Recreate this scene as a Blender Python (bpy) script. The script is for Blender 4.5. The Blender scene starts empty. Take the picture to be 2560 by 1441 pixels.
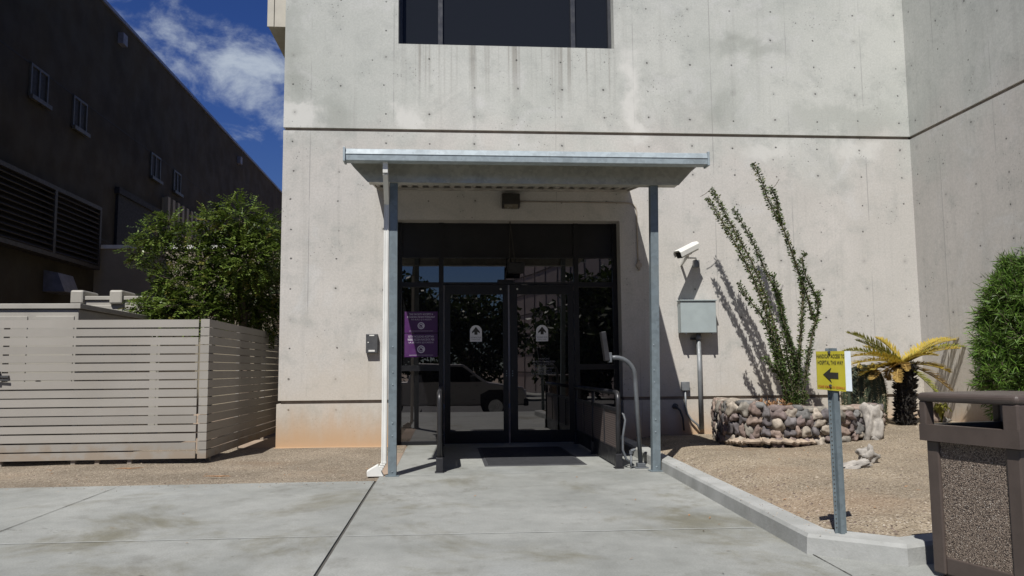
import bpy, bmesh, math, random
from mathutils import Vector, Matrix, noise
S = bpy.context.scene
C = S.collection
random.seed(7)
rnd = random.uniform

# ------------------------------------------------------------------ camera
F, CX, CY, H = 2040.0, 1280.0, 720.5, 1.1          # the photograph's own 2560 x 1441 pixels
_v1, _sl = (1115.0, 925.0), -0.0085
_d = Vector(((_v1[0]-CX)/F, (CY-_v1[1])/F, -1)).normalized()
_p2 = Vector(((_v1[0]+1000-CX)/F, (CY-_v1[1]-1000*_sl)/F, -1))
_up = _p2.cross(_d).normalized()
if _up.y < 0: _up = -_up
_r = _d.cross(_up)
R = Matrix((_r, _d, _up))                           # camera -> world
EYE = Vector((0, 0, H))
def ray(px, py): return R @ Vector(((px-CX)/F, (CY-py)/F, -1))
def PY(px, py, y): r = ray(px, py); return EYE + r*(y/r.y)
def PZ(px, py, z=0.0): r = ray(px, py); return EYE + r*((z-H)/r.z)
def PX(px, py, x): r = ray(px, py); return EYE + r*(x/r.x)
cam = bpy.data.cameras.new('camera'); cam.lens = 36*F/2560; cam.sensor_width = 36
cam.clip_start = 0.05; cam.clip_end = 3000
co = bpy.data.objects.new('camera', cam); C.objects.link(co)
co.matrix_world = Matrix.Translation(EYE) @ R.to_4x4()
S.camera = co

# ------------------------------------------------------------------ world, sun, exposure
SUN = Vector((0.42, 1.0, -1.65)).normalized()       # the way the light travels
elev = math.asin(-SUN.z)
azim = math.atan2(-SUN.x, -SUN.y)
W = bpy.data.worlds.new('World'); S.world = W; W.use_nodes = True
nt = W.node_tree; N = nt.nodes; L = nt.links; N.clear()
def wn(t, **k):
    n = N.new(t)
    for a, b in k.items(): setattr(n, a, b)
    return n
wo = wn('ShaderNodeOutputWorld'); bg = wn('ShaderNodeBackground'); bg.inputs[1].default_value = 0.05
sky = wn('ShaderNodeTexSky', sky_type='NISHITA', sun_disc=False)
sky.sun_elevation = elev; sky.sun_rotation = azim; sky.altitude = 800; sky.air_density = 1.0
sky.dust_density = 0.3; sky.ozone_density = 2.5
tc = wn('ShaderNodeTexCoord')
d1, d2 = ray(250, 10).normalized(), ray(740, 250).normalized()
nb = d1.cross(d2).normalized()
dot = wn('ShaderNodeVectorMath', operation='DOT_PRODUCT'); dot.inputs[1].default_value = nb
L.new(tc.outputs['Generated'], dot.inputs[0])
ab = wn('ShaderNodeMath', operation='ABSOLUTE'); L.new(dot.outputs['Value'], ab.inputs[0])
mr = wn('ShaderNodeMapRange', interpolation_type='SMOOTHSTEP'); mr.inputs[1].default_value = 0.004; mr.inputs[2].default_value = 0.125
mr.inputs[3].default_value = 0.15; mr.inputs[4].default_value = -0.20
L.new(ab.outputs[0], mr.inputs[0])
mpw = wn('ShaderNodeMapping'); mpw.inputs['Scale'].default_value = (1, 1, 1.5)
L.new(tc.outputs['Generated'], mpw.inputs[0])
nz = wn('ShaderNodeTexNoise'); nz.inputs['Scale'].default_value = 13; nz.inputs['Detail'].default_value = 9
nz.inputs['Roughness'].default_value = 0.62; nz.inputs['Distortion'].default_value = 0.25
L.new(mpw.outputs[0], nz.inputs['Vector'])
ad = wn('ShaderNodeMath', operation='ADD'); L.new(nz.outputs[0], ad.inputs[0]); L.new(mr.outputs[0], ad.inputs[1])
cr = wn('ShaderNodeMapRange', interpolation_type='SMOOTHSTEP'); cr.inputs[1].default_value = 0.50; cr.inputs[2].default_value = 0.84
cr.inputs[3].default_value = 0; cr.inputs[4].default_value = 0.85
L.new(ad.outputs[0], cr.inputs[0])
tint = wn('ShaderNodeMix', data_type='RGBA', blend_type='MULTIPLY'); tint.inputs[0].default_value = 1
tint.inputs[7].default_value = (0.37, 0.56, 1.15, 1)
sx = wn('ShaderNodeSeparateXYZ'); L.new(tc.outputs['Generated'], sx.inputs[0])
hz_ = wn('ShaderNodeMapRange', interpolation_type='SMOOTHSTEP'); hz_.inputs[1].default_value = 0.02; hz_.inputs[2].default_value = 0.36
L.new(sx.outputs[2], hz_.inputs[0])
tg = wn('ShaderNodeMix', data_type='RGBA'); tg.inputs[6].default_value = (0.52, 0.62, 0.80, 1); tg.inputs[7].default_value = (0.34, 0.52, 1.02, 1)
L.new(hz_.outputs[0], tg.inputs[0]); L.new(tg.outputs[2], tint.inputs[7])
L.new(sky.outputs[0], tint.inputs[6])
mx = wn('ShaderNodeMix', data_type='RGBA'); mx.inputs[7].default_value = (8.0, 9.0, 10.2, 1)
L.new(cr.outputs[0], mx.inputs[0]); L.new(tint.outputs[2], mx.inputs[6])
L.new(mx.outputs[2], bg.inputs[0]); L.new(bg.outputs[0], wo.inputs[0])
sl = bpy.data.lights.new('sun', 'SUN'); sl.energy = 5.0; sl.angle = math.radians(0.5); sl.color = (1.0, 0.968, 0.925)
so = bpy.data.objects.new('sun', sl); C.objects.link(so)
so.rotation_euler = SUN.to_track_quat('-Z', 'Y').to_euler(); so.location = (-8, -20, 33)
S.view_settings.view_transform = 'Standard'; S.view_settings.look = 'None'; S.view_settings.gamma = 1
S.view_settings.exposure = 0.34
S.view_settings.use_curve_mapping = False
try: S.cycles.max_bounces = 8
except Exception: pass

# ------------------------------------------------------------------ materials
class NB:
    def __init__(s, name):
        s.m = bpy.data.materials.new(name); s.m.use_nodes = True
        s.t = s.m.node_tree; s.t.nodes.clear()
        s.out = s.n('ShaderNodeOutputMaterial'); s.b = s.n('ShaderNodeBsdfPrincipled')
        s.l(s.b.outputs[0], s.out.inputs[0])
        s.pos = s.n('ShaderNodeNewGeometry').outputs['Position']
    def n(s, t, **k):
        q = s.t.nodes.new(t)
        for a, b in k.items(): setattr(q, a, b)
        return q
    def l(s, a, b): s.t.links.new(a, b)
    def v(s, sock, x):
        if hasattr(x, 'node'): s.l(x, sock)
        else:
            if isinstance(x, (tuple, list)) and len(x) == 3 and sock.type == 'RGBA': x = (*x, 1)
            sock.default_value = x
    def math(s, op, a, b=0.0, c=None):
        q = s.n('ShaderNodeMath', operation=op); s.v(q.inputs[0], a); s.v(q.inputs[1], b)
        if c is not None: s.v(q.inputs[2], c)
        return q.outputs[0]
    def noise(s, scale, detail=4, rough=0.55, vec=None, sc3=None, dist=0.0):
        vec = vec or s.pos
        if sc3:
            mp = s.n('ShaderNodeMapping'); mp.inputs['Scale'].default_value = sc3; s.l(vec, mp.inputs[0]); vec = mp.outputs[0]
        q = s.n('ShaderNodeTexNoise'); s.l(vec, q.inputs['Vector'])
        q.inputs['Scale'].default_value = scale; q.inputs['Detail'].default_value = detail; q.inputs['Roughness'].default_value = rough
        q.inputs['Distortion'].default_value = dist
        return q.outputs[0]
    def vor(s, scale, feature='F1', out='Distance', rand=1.0):
        q = s.n('ShaderNodeTexVoronoi', feature=feature); s.l(s.pos, q.inputs['Vector']); q.inputs['Scale'].default_value = scale
        q.inputs['Randomness'].default_value = rand
        return q.outputs[out]
    def rng(s, x, a, b, c=0.0, d=1.0, smooth=True):
        q = s.n('ShaderNodeMapRange', interpolation_type='SMOOTHSTEP' if smooth else 'LINEAR')
        for i, z in enumerate((x, a, b, c, d)): s.v(q.inputs[i], z)
        return q.outputs[0]
    def mix(s, f, a, b, mode='MIX'):
        q = s.n('ShaderNodeMix', data_type='RGBA', blend_type=mode)
        s.v(q.inputs[0], f); s.v(q.inputs[6], a); s.v(q.inputs[7], b); return q.outputs[2]
    def xyz(s):
        q = s.n('ShaderNodeSeparateXYZ'); s.l(s.pos, q.inputs[0]); return q.outputs
    def bump(s, h, strength=0.3, dist=0.01):
        q = s.n('ShaderNodeBump'); q.inputs['Strength'].default_value = strength; q.inputs['Distance'].default_value = dist
        s.l(h, q.inputs['Height']); s.l(q.outputs[0], s.b.inputs['Normal'])
    def fin(s, col, rough=0.8, metal=0.0, spec=None):
        s.v(s.b.inputs['Base Color'], col); s.v(s.b.inputs['Roughness'], rough); s.v(s.b.inputs['Metallic'], metal)
        if spec is not None: s.b.inputs['Specular IOR Level'].default_value = spec
        return s.m

def simple(name, col, rough=0.6, metal=0.0, var=0.18, sc=6.0, bump=0.0, bsc=60.0, spec=None):
    b = NB(name); n = b.noise(sc, 5, 0.6)
    f = b.rng(n, 0.3, 0.7, 1-var, 1+var)
    c = b.mix(1.0, col, f, 'MULTIPLY')
    if bump: b.bump(b.noise(bsc, 3), bump, 0.004)
    rr = b.rng(b.noise(sc*2.3, 3), 0.3, 0.7, max(0.02, rough-0.08), min(1, rough+0.08))
    return b.fin(c, rr, metal, spec)

def concrete_wall(name, tone=1.0):
    b = NB(name); o = b.xyz(); u = b.math('ADD', o[0], o[1]); z = o[2]
    big = b.noise(0.55, 6, 0.62, dist=0.4)
    c = b.mix(b.rng(big, 0.32, 0.68), (0.385, 0.397, 0.366), (0.460, 0.466, 0.432))
    # camera colour shading put into the wall colour: pinker below the upper groove
    pk = b.math('ADD', z, b.rng(b.noise(0.7, 4), 0.3, 0.7, -0.5, 0.5))
    c = b.mix(b.rng(pk, 3.9, 5.1, 0.85, 0.0), c, b.mix(b.rng(big, 0.3, 0.7), (0.430, 0.410, 0.378), (0.490, 0.465, 0.432)))
    # mottling, formwork streaks, light lime runs
    mot = b.noise(3.2, 7, 0.7)
    c = b.mix(b.rng(mot, 0.48, 0.76, 0, 0.48), c, (0.27, 0.285, 0.265))
    md = b.noise(0.9, 6, 0.7, dist=1.2); c = b.mix(b.rng(md, 0.52, 0.70, 0, 0.28), c, (0.27, 0.28, 0.262))
    pat = b.noise(1.3, 6, 0.68, dist=0.8)
    c = b.mix(b.rng(pat, 0.54, 0.72, 0, 0.5), c, (0.49, 0.49, 0.475))
    stk = b.noise(1.0, 5, 0.6, sc3=(5.5, 5.5, 0.22))
    c = b.mix(b.rng(stk, 0.54, 0.72, 0, 0.26), c, (0.26, 0.26, 0.24))
    stk2 = b.noise(1.0, 4, 0.6, sc3=(16, 16, 0.5))
    c = b.mix(b.rng(stk2, 0.60, 0.75, 0, 0.22), c, (0.24, 0.24, 0.225))
    fine = b.noise(38, 4, 0.7)
    c = b.mix(1.0, c, b.rng(fine, 0.25, 0.75, 0.90, 1.09), 'MULTIPLY')
    # formwork sheet joints
    ju = b.math('FRACT', b.math('DIVIDE', b.math('ADD', u, 0.37), 1.22))
    jd = b.math('MULTIPLY', b.math('ABSOLUTE', b.math('SUBTRACT', ju, 0.5)), 1.22)
    jl = b.rng(jd, 0.003, 0.010, 0.55, 0.0)
    jl = b.math('MULTIPLY', jl, b.rng(b.noise(1.1, 3), 0.42, 0.60))
    c = b.mix(jl, c, (0.20, 0.20, 0.19))
    # particular runs, pours and patches
    def spot(px0, px1, py0, py1, sx_, sz_, k, col, c):
        a = PY(px0, (py0+py1)/2, 12.0); d = PY(px1, (py0+py1)/2, 12.0); zt = PY((px0+px1)/2, py0, 12.0).z; zb = PY((px0+px1)/2, py1, 12.0).z
        wx = b.math('ADD', o[0], b.rng(b.noise(2.2, 5, 0.65), 0.25, 0.75, -0.16, 0.16)); wz_ = b.math('ADD', z, b.rng(b.noise(1.9, 5, 0.65, dist=0.5), 0.25, 0.75, -0.16, 0.16))
        mx_ = b.math('MULTIPLY', b.rng(wx, a.x-sx_, a.x+sx_), b.rng(wx, d.x-sx_, d.x+sx_, 1.0, 0.0)); mz_ = b.math('MULTIPLY', b.rng(wz_, zb-sz_, zb+sz_), b.rng(wz_, zt-sz_, zt+sz_, 1.0, 0.0))
        return b.mix(b.math('MULTIPLY', b.math('MULTIPLY', mx_, mz_), k), c, col)
    if tone == 1.0:
        P_ = (0.56, 0.555, 0.52); D_ = (0.25, 0.265, 0.235)
        c = spot(712, 795, 262, 322, .10, .08, 0.75, P_, c); c = spot(985, 1062, 258, 330, .10, .12, 0.7, P_, c); c = spot(1562, 1602, 130, 345, .12, .2, 0.8, P_, c)
        c = spot(1880, 1975, 352, 392, .15, .08, 0.6, P_, c); c = spot(2085, 2190, 350, 400, .15, .08, 0.6, P_, c)
        c = spot(705, 760, 20, 250, .15, .3, 0.45, D_, c); c = spot(800, 880, 250, 330, .2, .15, 0.5, D_, c); c = spot(1770, 1960, 95, 135, .3, .12, 0.5, D_, c); c = spot(1760, 1840, 235, 320, .2, .2, 0.45, D_, c); c = spot(1960, 2230, 270, 330, .4, .12, 0.35, D_, c)
        wx0_ = PY(996, 116, 12.0).x; wx1_ = PY(1534, 116, 12.0).x; wz_b = PY(1265, 116, 12.0).z
        dr = b.noise(1.0, 3, 0.7, sc3=(9, 9, 0.12)); below = b.math('MULTIPLY', b.math('MULTIPLY', b.rng(o[0], wx0_-0.1, wx0_+0.1), b.rng(o[0], wx1_-0.1, wx1_+0.1, 1.0, 0.0)), b.rng(z, wz_b-1.2, wz_b-0.02))
        c = b.mix(b.math('MULTIPLY', b.rng(dr, 0.50, 0.66), b.math('MULTIPLY', below, 0.65)), c, (0.20, 0.19, 0.165))
    # tie holes on a grid
    fu = b.math('SUBTRACT', b.math('FRACT', b.math('DIVIDE', b.math('SUBTRACT', u, TIE_U), 0.668)), 0.5)
    fz = b.math('SUBTRACT', b.math('FRACT', b.math('DIVIDE', b.math('SUBTRACT', z, TIE_Z), 0.437)), 0.5)
    du = b.math('MULTIPLY', fu, 0.668); dz = b.math('MULTIPLY', fz, 0.437)
    wob = b.noise(1.9, 2)
    du = b.math('ADD', du, b.rng(wob, 0.2, 0.8, -0.03, 0.03)); dz = b.math('ADD', dz, b.rng(b.noise(2.7, 2), 0.2, 0.8, -0.025, 0.025))
    rr = b.math('SQRT', b.math('ADD', b.math('MULTIPLY', du, du), b.math('MULTIPLY', dz, dz)))
    keep = b.rng(b.noise(2.3, 2, 0.5), 0.34, 0.54)
    hole = b.math('MULTIPLY', b.rng(rr, 0.008, 0.018, 0.85, 0.0), keep)
    halo = b.math('MULTIPLY', b.rng(rr, 0.012, 0.07, 0.28, 0.0), b.rng(b.noise(2.0, 1), 0.45, 0.6))
    c = b.mix(halo, c, (0.20, 0.20, 0.185)); c = b.mix(hole, c, (0.035, 0.034, 0.032))
    # bug holes and a few smears
    bh = b.vor(6.5); bsz = b.rng(b.noise(5.0, 2), 0.40, 0.72, 0.0, 0.075)
    bug = b.rng(b.math('SUBTRACT', bh, bsz), -0.012, 0.006, 0.75, 0.0)
    bh2 = b.vor(17.0); bug2 = b.rng(b.math('SUBTRACT', bh2, b.rng(b.noise(1.6, 4), 0.44, 0.68, 0.0, 0.17)), -0.02, 0.01, 0.6, 0.0)
    c = b.mix(bug, c, (0.07, 0.068, 0.064)); c = b.mix(bug2, c, (0.11, 0.108, 0.10))
    # earth splashed and soaked into the foot of the wall
    e = b.math('ADD', z, b.rng(b.noise(1.0, 5, 0.6, sc3=(2.6, 2.6, 0.6)), 0.3, 0.7, -0.11, 0.11))
    c = b.mix(b.rng(e, 0.02, 0.66, 0.95, 0.0), c, (0.44, 0.275, 0.155))
    e2 = b.math('ADD', z, b.rng(b.noise(1.7, 4), 0.3, 0.7, -0.3, 0.3))
    c = b.mix(b.rng(e2, 0.5, 1.7, 0.30, 0.0), c, (0.41, 0.335, 0.23))
    hgt = b.math('SUBTRACT', b.math('ADD', b.math('MULTIPLY', fine, 0.25), b.math('MULTIPLY', mot, 0.5)), b.math('ADD', hole, bug))
    b.bump(hgt, 0.45, 0.006)
    if tone != 1.0: c = b.mix(1.0, c, (tone, tone, tone), 'MULTIPLY')
    return b.fin(c, 0.88, 0, 0.25)
_t = PY(737, 140, 12.0); TIE_U = _t.x + 12.0 - 0.334; TIE_Z = _t.z - 0.2185

def paving(name):
    b = NB(name)
    big = b.noise(0.5, 6, 0.65, sc3=(1.1, 0.9, 1), dist=0.6)
    c = b.mix(b.rng(big, 0.30, 0.70), (0.198, 0.205, 0.190), (0.268, 0.274, 0.256))
    dirt = b.noise(0.75, 7, 0.68, sc3=(1.0, 0.75, 1), dist=0.5)
    c = b.mix(b.rng(dirt, 0.50, 0.68, 0, 0.85), c, (0.135, 0.128, 0.092))
    c = b.mix(b.rng(b.noise(2.4, 6, 0.72, sc3=(1, 0.7, 1)), 0.52, 0.72, 0, 0.5), c, (0.125, 0.122, 0.105))
    c = b.mix(b.rng(b.noise(0.45, 4, 0.6, sc3=(1.0, 0.7, 1)), 0.54, 0.68, 0, 0.5), c, (0.265, 0.278, 0.272))
    sw = b.noise(6, 6, 0.72, sc3=(1, 0.8, 1))
    c = b.mix(1.0, c, b.rng(sw, 0.25, 0.75, 0.90, 1.09), 'MULTIPLY')
    c = b.mix(1.0, c, b.rng(b.noise(90, 3, 0.7), 0.25, 0.75, 0.84, 1.13), 'MULTIPLY')
    cell = b.vor(0.42, 'DISTANCE_TO_EDGE'); ck = b.math('ADD', cell, b.rng(b.noise(6, 5, 0.7), 0.2, 0.8, -0.05, 0.05))
    c = b.mix(b.math('MULTIPLY', b.rng(b.math('ABSOLUTE', ck), 0.0, 0.006, 0.55, 0.0), b.rng(b.noise(0.5, 2), 0.52, 0.6)), c, (0.07, 0.066, 0.055))
    sp2 = b.vor(14.0); c = b.mix(b.rng(b.math('SUBTRACT', sp2, b.rng(b.noise(1.1, 3), 0.5, 0.7, 0.0, 0.12)), -0.01, 0.02, 0.5, 0.0), c, (0.10, 0.095, 0.08))
    sp = b.vor(4.0); c = b.mix(b.rng(sp, 0.0, 0.06, 0.8, 0.0), c, (0.09, 0.085, 0.07))
    b.bump(b.math('ADD', b.noise(140, 2), b.noise(9, 3)), 0.25, 0.004)
    return b.fin(c, b.rng(big, 0.3, 0.7, 0.62, 0.82), 0, 0.3)

def gravel(name, a, d):
    b = NB(name)
    v = b.vor(85, out='Color'); q = b.n('ShaderNodeSeparateColor'); b.l(v, q.inputs[0])
    c = b.mix(b.rng(q.outputs[0], 0.1, 0.95, smooth=False), a, d)
    c = b.mix(b.rng(q.outputs[1], 0.90, 0.96), c, (0.42, 0.37, 0.30)); c = b.mix(b.rng(q.outputs[2], 0.88, 0.95), c, (0.085, 0.065, 0.05))
    c = b.mix(1.0, c, b.rng(b.noise(0.9, 6, 0.65), 0.3, 0.7, 0.80, 1.18), 'MULTIPLY')
    c = b.mix(b.rng(b.noise(0.55, 4), 0.5, 0.72, 0, 0.4), c, (0.26, 0.175, 0.11))
    b.bump(b.math('ADD', b.vor(85), b.noise(12, 4)), 0.9, 0.012)
    return b.fin(c, 0.95, 0, 0.15)

def galv(name, col=(0.145, 0.178, 0.192), rough=0.5, metal=0.2):
    b = NB(name)
    v = b.vor(26, out='Color'); q = b.n('ShaderNodeSeparateColor'); b.l(v, q.inputs[0])
    c = b.mix(1.0, col, b.rng(q.outputs[0], 0, 1, 0.90, 1.08), 'MULTIPLY')
    c = b.mix(b.rng(b.noise(2.6, 5, 0.65), 0.52, 0.72, 0, 0.3), c, (0.15, 0.17, 0.17))
    return b.fin(c, b.rng(b.noise(4, 3), 0.3, 0.7, rough-0.1, rough+0.12), metal)

M = {}
M['wall'] = concrete_wall('board_formed_concrete')
M['wing'] = concrete_wall('wing_concrete', 1.06)
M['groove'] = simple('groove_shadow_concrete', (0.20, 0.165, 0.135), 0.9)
M['pave'] = paving('broom_finished_concrete')
M['joint'] = simple('joint_filler', (0.06, 0.058, 0.05), 0.9)
M['score'] = simple('pale_scored_concrete', (0.34, 0.35, 0.335), 0.85)
M['kerb'] = None
def kerbm():
    b = NB('kerb_concrete'); n = b.noise(2.2, 6, 0.65)
    c = b.mix(b.rng(n, 0.3, 0.7), (0.25, 0.255, 0.24), (0.34, 0.345, 0.33))
    c = b.mix(b.rng(b.noise(7, 5, 0.7), 0.55, 0.75, 0, 0.4), c, (0.17, 0.16, 0.14))
    c = b.mix(b.rng(b.vor(22), 0.0, 0.10, 0.5, 0.0), c, (0.13, 0.12, 0.11))
    b.bump(b.noise(60, 4), 0.4, 0.005); return b.fin(c, 0.9, 0, 0.2)
M['kerb'] = kerbm()
M['gravel'] = gravel('decomposed_granite', (0.200, 0.162, 0.114), (0.325, 0.272, 0.200))
M['gravel_dull'] = gravel('grey_brown_granite', (0.170, 0.139, 0.103), (0.285, 0.242, 0.184))
M['peb1'] = simple('tan_pebble', (0.25, 0.20, 0.15), 0.9, var=0.4, sc=20)
M['earth'] = simple('desert_earth', (0.25, 0.19, 0.14), 0.95, var=0.3, sc=0.4)
M['asphalt'] = simple('asphalt', (0.055, 0.054, 0.052), 0.9, var=0.25, sc=2, bump=0.3)
M['galv'] = galv('galvanised_steel'); M['galvd'] = galv('dull_galvanised_sheet', (0.40, 0.40, 0.35), 0.38, 0.4)
M['galvw'] = galv('pale_galvanised_fascia', (0.285, 0.335, 0.355), 0.5, 0.05)
M['white'] = simple('white_enamel', (0.62, 0.62, 0.58), 0.4, var=0.08, sc=3)
M['deck'] = simple('ribbed_deck_steel', (0.42, 0.40, 0.36), 0.5, 0.3)
M['black'] = simple('black_anodised_frame', (0.010, 0.010, 0.011), 0.38, spec=0.35)
M['blackm'] = simple('black_powder_coat', (0.016, 0.016, 0.018), 0.45, var=0.25)
M['mesh'] = None
M['bronze'] = simple('bronze_lamp_case', (0.022, 0.020, 0.016), 0.5)
M['lens'] = simple('frosted_lens', (0.16, 0.145, 0.11), 0.25)
M['mat'] = simple('ribbed_rubber', (0.022, 0.023, 0.026), 0.85, bump=0.6, bsc=120)
M['mat2'] = simple('rubber_edge', (0.040, 0.041, 0.044), 0.7)
M['cab'] = simple('grey_green_enamel', (0.30, 0.345, 0.345), 0.5, var=0.06)
M['pipe'] = simple('galvanised_conduit', (0.17, 0.18, 0.185), 0.5, 0.2, var=0.2)
M['ped'] = simple('dark_grey_steel_tube', (0.105, 0.114, 0.122), 0.45, 0.2, var=0.2)
M['pipew'] = simple('wall_painted_conduit', (0.33, 0.29, 0.24), 0.8)
M['dgrey'] = simple('dark_grey_box', (0.055, 0.056, 0.058), 0.5)
M['label'] = simple('pale_label', (0.55, 0.55, 0.52), 0.6)
M['yellow'] = simple('yellow_sign_sheet', (0.36, 0.315, 0.020), 0.55, var=0.08)
M['signw'] = simple('white_sign_board', (0.62, 0.68, 0.70), 0.5, var=0.05)
M['ink'] = simple('black_ink', (0.02, 0.018, 0.012), 0.6)
M['red'] = simple('red_ink', (0.33, 0.07, 0.015), 0.6)
M['purple'] = simple('purple_poster', (0.055, 0.009, 0.080), 0.5, var=0.06)
M['pwhite'] = simple('poster_lettering', (0.60, 0.57, 0.64), 0.6, var=0.04)
M['decal'] = simple('white_decal', (0.66, 0.66, 0.66), 0.6, var=0.04)
M['fence'] = None
def fencem():
    b = NB('taupe_painted_slats'); o = b.xyz()
    c = b.mix(b.rng(b.noise(0.8, 4), 0.3, 0.7), (0.262, 0.246, 0.217), (0.300, 0.283, 0.254))
    c = b.mix(b.rng(b.noise(1.0, 5, 0.65, sc3=(0.8, 0.8, 5)), 0.52, 0.78, 0, 0.35), c, (0.24, 0.21, 0.175))
    c = b.mix(b.rng(b.math('ADD', o[2], b.rng(b.noise(5, 4), 0.3, 0.7, -0.12, 0.12)), 0.0, 0.24, 0.6, 0.0), c, (0.25, 0.19, 0.13))
    bd = b.n('ShaderNodeTexWhiteNoise', noise_dimensions='1D'); b.l(b.math('FLOOR', b.math('DIVIDE', b.math('SUBTRACT', o[2], 0.055), 0.1063)), bd.inputs['W'])
    c = b.mix(1.0, c, b.rng(bd.outputs[0], 0, 1, 0.93, 1.06), 'MULTIPLY')
    c = b.mix(b.rng(b.noise(9, 5, 0.7), 0.62, 0.75, 0, 0.35), c, (0.19, 0.17, 0.14))
    return b.fin(c, 0.6, 0, 0.3)
M['fence'] = fencem()
M['cabw'] = simple('cream_cabinet', (0.31, 0.295, 0.26), 0.55, var=0.08, sc=2)
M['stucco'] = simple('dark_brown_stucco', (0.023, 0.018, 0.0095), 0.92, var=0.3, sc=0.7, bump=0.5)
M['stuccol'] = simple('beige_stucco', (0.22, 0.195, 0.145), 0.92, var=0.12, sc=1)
M['rib'] = simple('tan_ribbed_metal', (0.24, 0.195, 0.125), 0.6, var=0.08)
M['dpanel'] = simple('charcoal_panel', (0.012, 0.012, 0.013), 0.8)
M['louvre'] = simple('taupe_louvre_metal', (0.030, 0.026, 0.023), 0.6)
M['wframe'] = simple('grey_window_frame', (0.065, 0.060, 0.046), 0.5)
M['hood'] = simple('grey_vent_hood', (0.14, 0.14, 0.16), 0.5)
M['coping'] = simple('metal_coping', (0.20, 0.20, 0.22), 0.4, 0.5)
M['boxp'] = simple('beige_metal_panel', (0.40, 0.375, 0.31), 0.6, var=0.06)
M['bin'] = simple('brown_textured_plastic', (0.072, 0.056, 0.048), 0.42, var=0.12, bump=0.25, bsc=220, spec=0.4)
M['liner'] = simple('black_liner', (0.008, 0.008, 0.008), 0.7)
def agg():
    b = NB('exposed_aggregate'); v = b.vor(190, out='Color'); q = b.n('ShaderNodeSeparateColor'); b.l(v, q.inputs[0])
    c = b.mix(b.rng(q.outputs[0], 0.15, 0.9, smooth=False), (0.13, 0.098, 0.074), (0.32, 0.255, 0.20))
    c = b.mix(b.rng(q.outputs[1], 0.90, 0.97), c, (0.44, 0.39, 0.33)); c = b.mix(b.rng(q.outputs[2], 0.78, 0.9), c, (0.045, 0.034, 0.03))
    c = b.mix(b.rng(b.vor(190), 0.5, 0.8, 0, 0.6), c, (0.06, 0.045, 0.036))
    b.bump(b.math('MULTIPLY', b.vor(190), -1.0), 1.0, 0.008); return b.fin(c, 0.7, 0, 0.35)
M['agg'] = agg()
STONES = []
for i, c_ in enumerate([(0.150, 0.118, 0.108), (0.175, 0.132, 0.112), (0.120, 0.110, 0.108), (0.125, 0.122, 0.115), (0.27, 0.235, 0.19), (0.215, 0.165, 0.135), (0.092, 0.082, 0.082), (0.17, 0.155, 0.13)]):
    STONES.append(simple('river_stone_' + 'abcdefgh'[i], tuple(1.04*q for q in c_), 0.8, var=0.35, sc=14, bump=0.4, bsc=40, spec=0.3))
M['mortar'] = simple('sandy_mortar', (0.27, 0.215, 0.16), 0.95, var=0.35, sc=9, bump=0.8, bsc=30)
M['lime'] = simple('white_limestone', (0.27, 0.25, 0.22), 0.9, var=0.35, sc=9, bump=0.9, bsc=18)
M['bark'] = simple('grey_brown_bark', (0.11, 0.085, 0.062), 0.95, var=0.4, sc=12, bump=0.5, bsc=40)
def leaf(name, col, col2, rough=0.5, tr=0.25):
    b = NB(name); c = b.mix(b.rng(b.noise(9, 4, 0.7), 0.35, 0.65), col, col2)
    b.fin(c, rough, 0, 0.35)
    t = b.n('ShaderNodeBsdfTranslucent'); b.l(c, t.inputs[0]); ms = b.n('ShaderNodeMixShader'); ms.inputs[0].default_value = tr
    b.l(b.b.outputs[0], ms.inputs[1]); b.l(t.outputs[0], ms.inputs[2]); b.l(ms.outputs[0], b.out.inputs[0]); return b.m
M['leaf'] = leaf('feathery_tree_leaf', (0.065, 0.112, 0.016), (0.145, 0.190, 0.038), 0.4)
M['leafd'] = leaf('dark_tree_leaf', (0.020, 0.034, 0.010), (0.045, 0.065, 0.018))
M['oco'] = leaf('ocotillo_leaf', (0.055, 0.098, 0.024), (0.105, 0.15, 0.038))
M['ocoy'] = leaf('yellowing_ocotillo_leaf', (0.18, 0.16, 0.03), (0.12, 0.13, 0.03))
M['cane'] = simple('ocotillo_cane', (0.085, 0.075, 0.045), 0.9, var=0.4, sc=30)
M['ole'] = leaf('narrow_bush_leaf', (0.068, 0.140, 0.020), (0.125, 0.215, 0.038), 0.4)
M['sagoy'] = leaf('yellow_palm_frond', (0.44, 0.325, 0.045), (0.32, 0.25, 0.05))
M['sagog'] = leaf('olive_palm_frond', (0.17, 0.19, 0.03), (0.30, 0.27, 0.05))
M['sagot'] = leaf('tan_dry_frond', (0.42, 0.29, 0.085), (0.34, 0.22, 0.07))
M['trunk'] = simple('dark_shaggy_trunk', (0.022, 0.018, 0.014), 0.95, var=0.5, sc=40, bump=1, bsc=80)
M['cactus'] = simple('dark_cactus_flesh', (0.030, 0.042, 0.020), 0.7, var=0.3, sc=8)
M['spine'] = simple('straw_spine', (0.30, 0.25, 0.15), 0.8)
M['fruit'] = simple('yellow_fruit', (0.60, 0.48, 0.14), 0.6)
M['dry'] = simple('dry_leaf_litter', (0.24, 0.13, 0.06), 0.9, var=0.5, sc=30)
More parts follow.
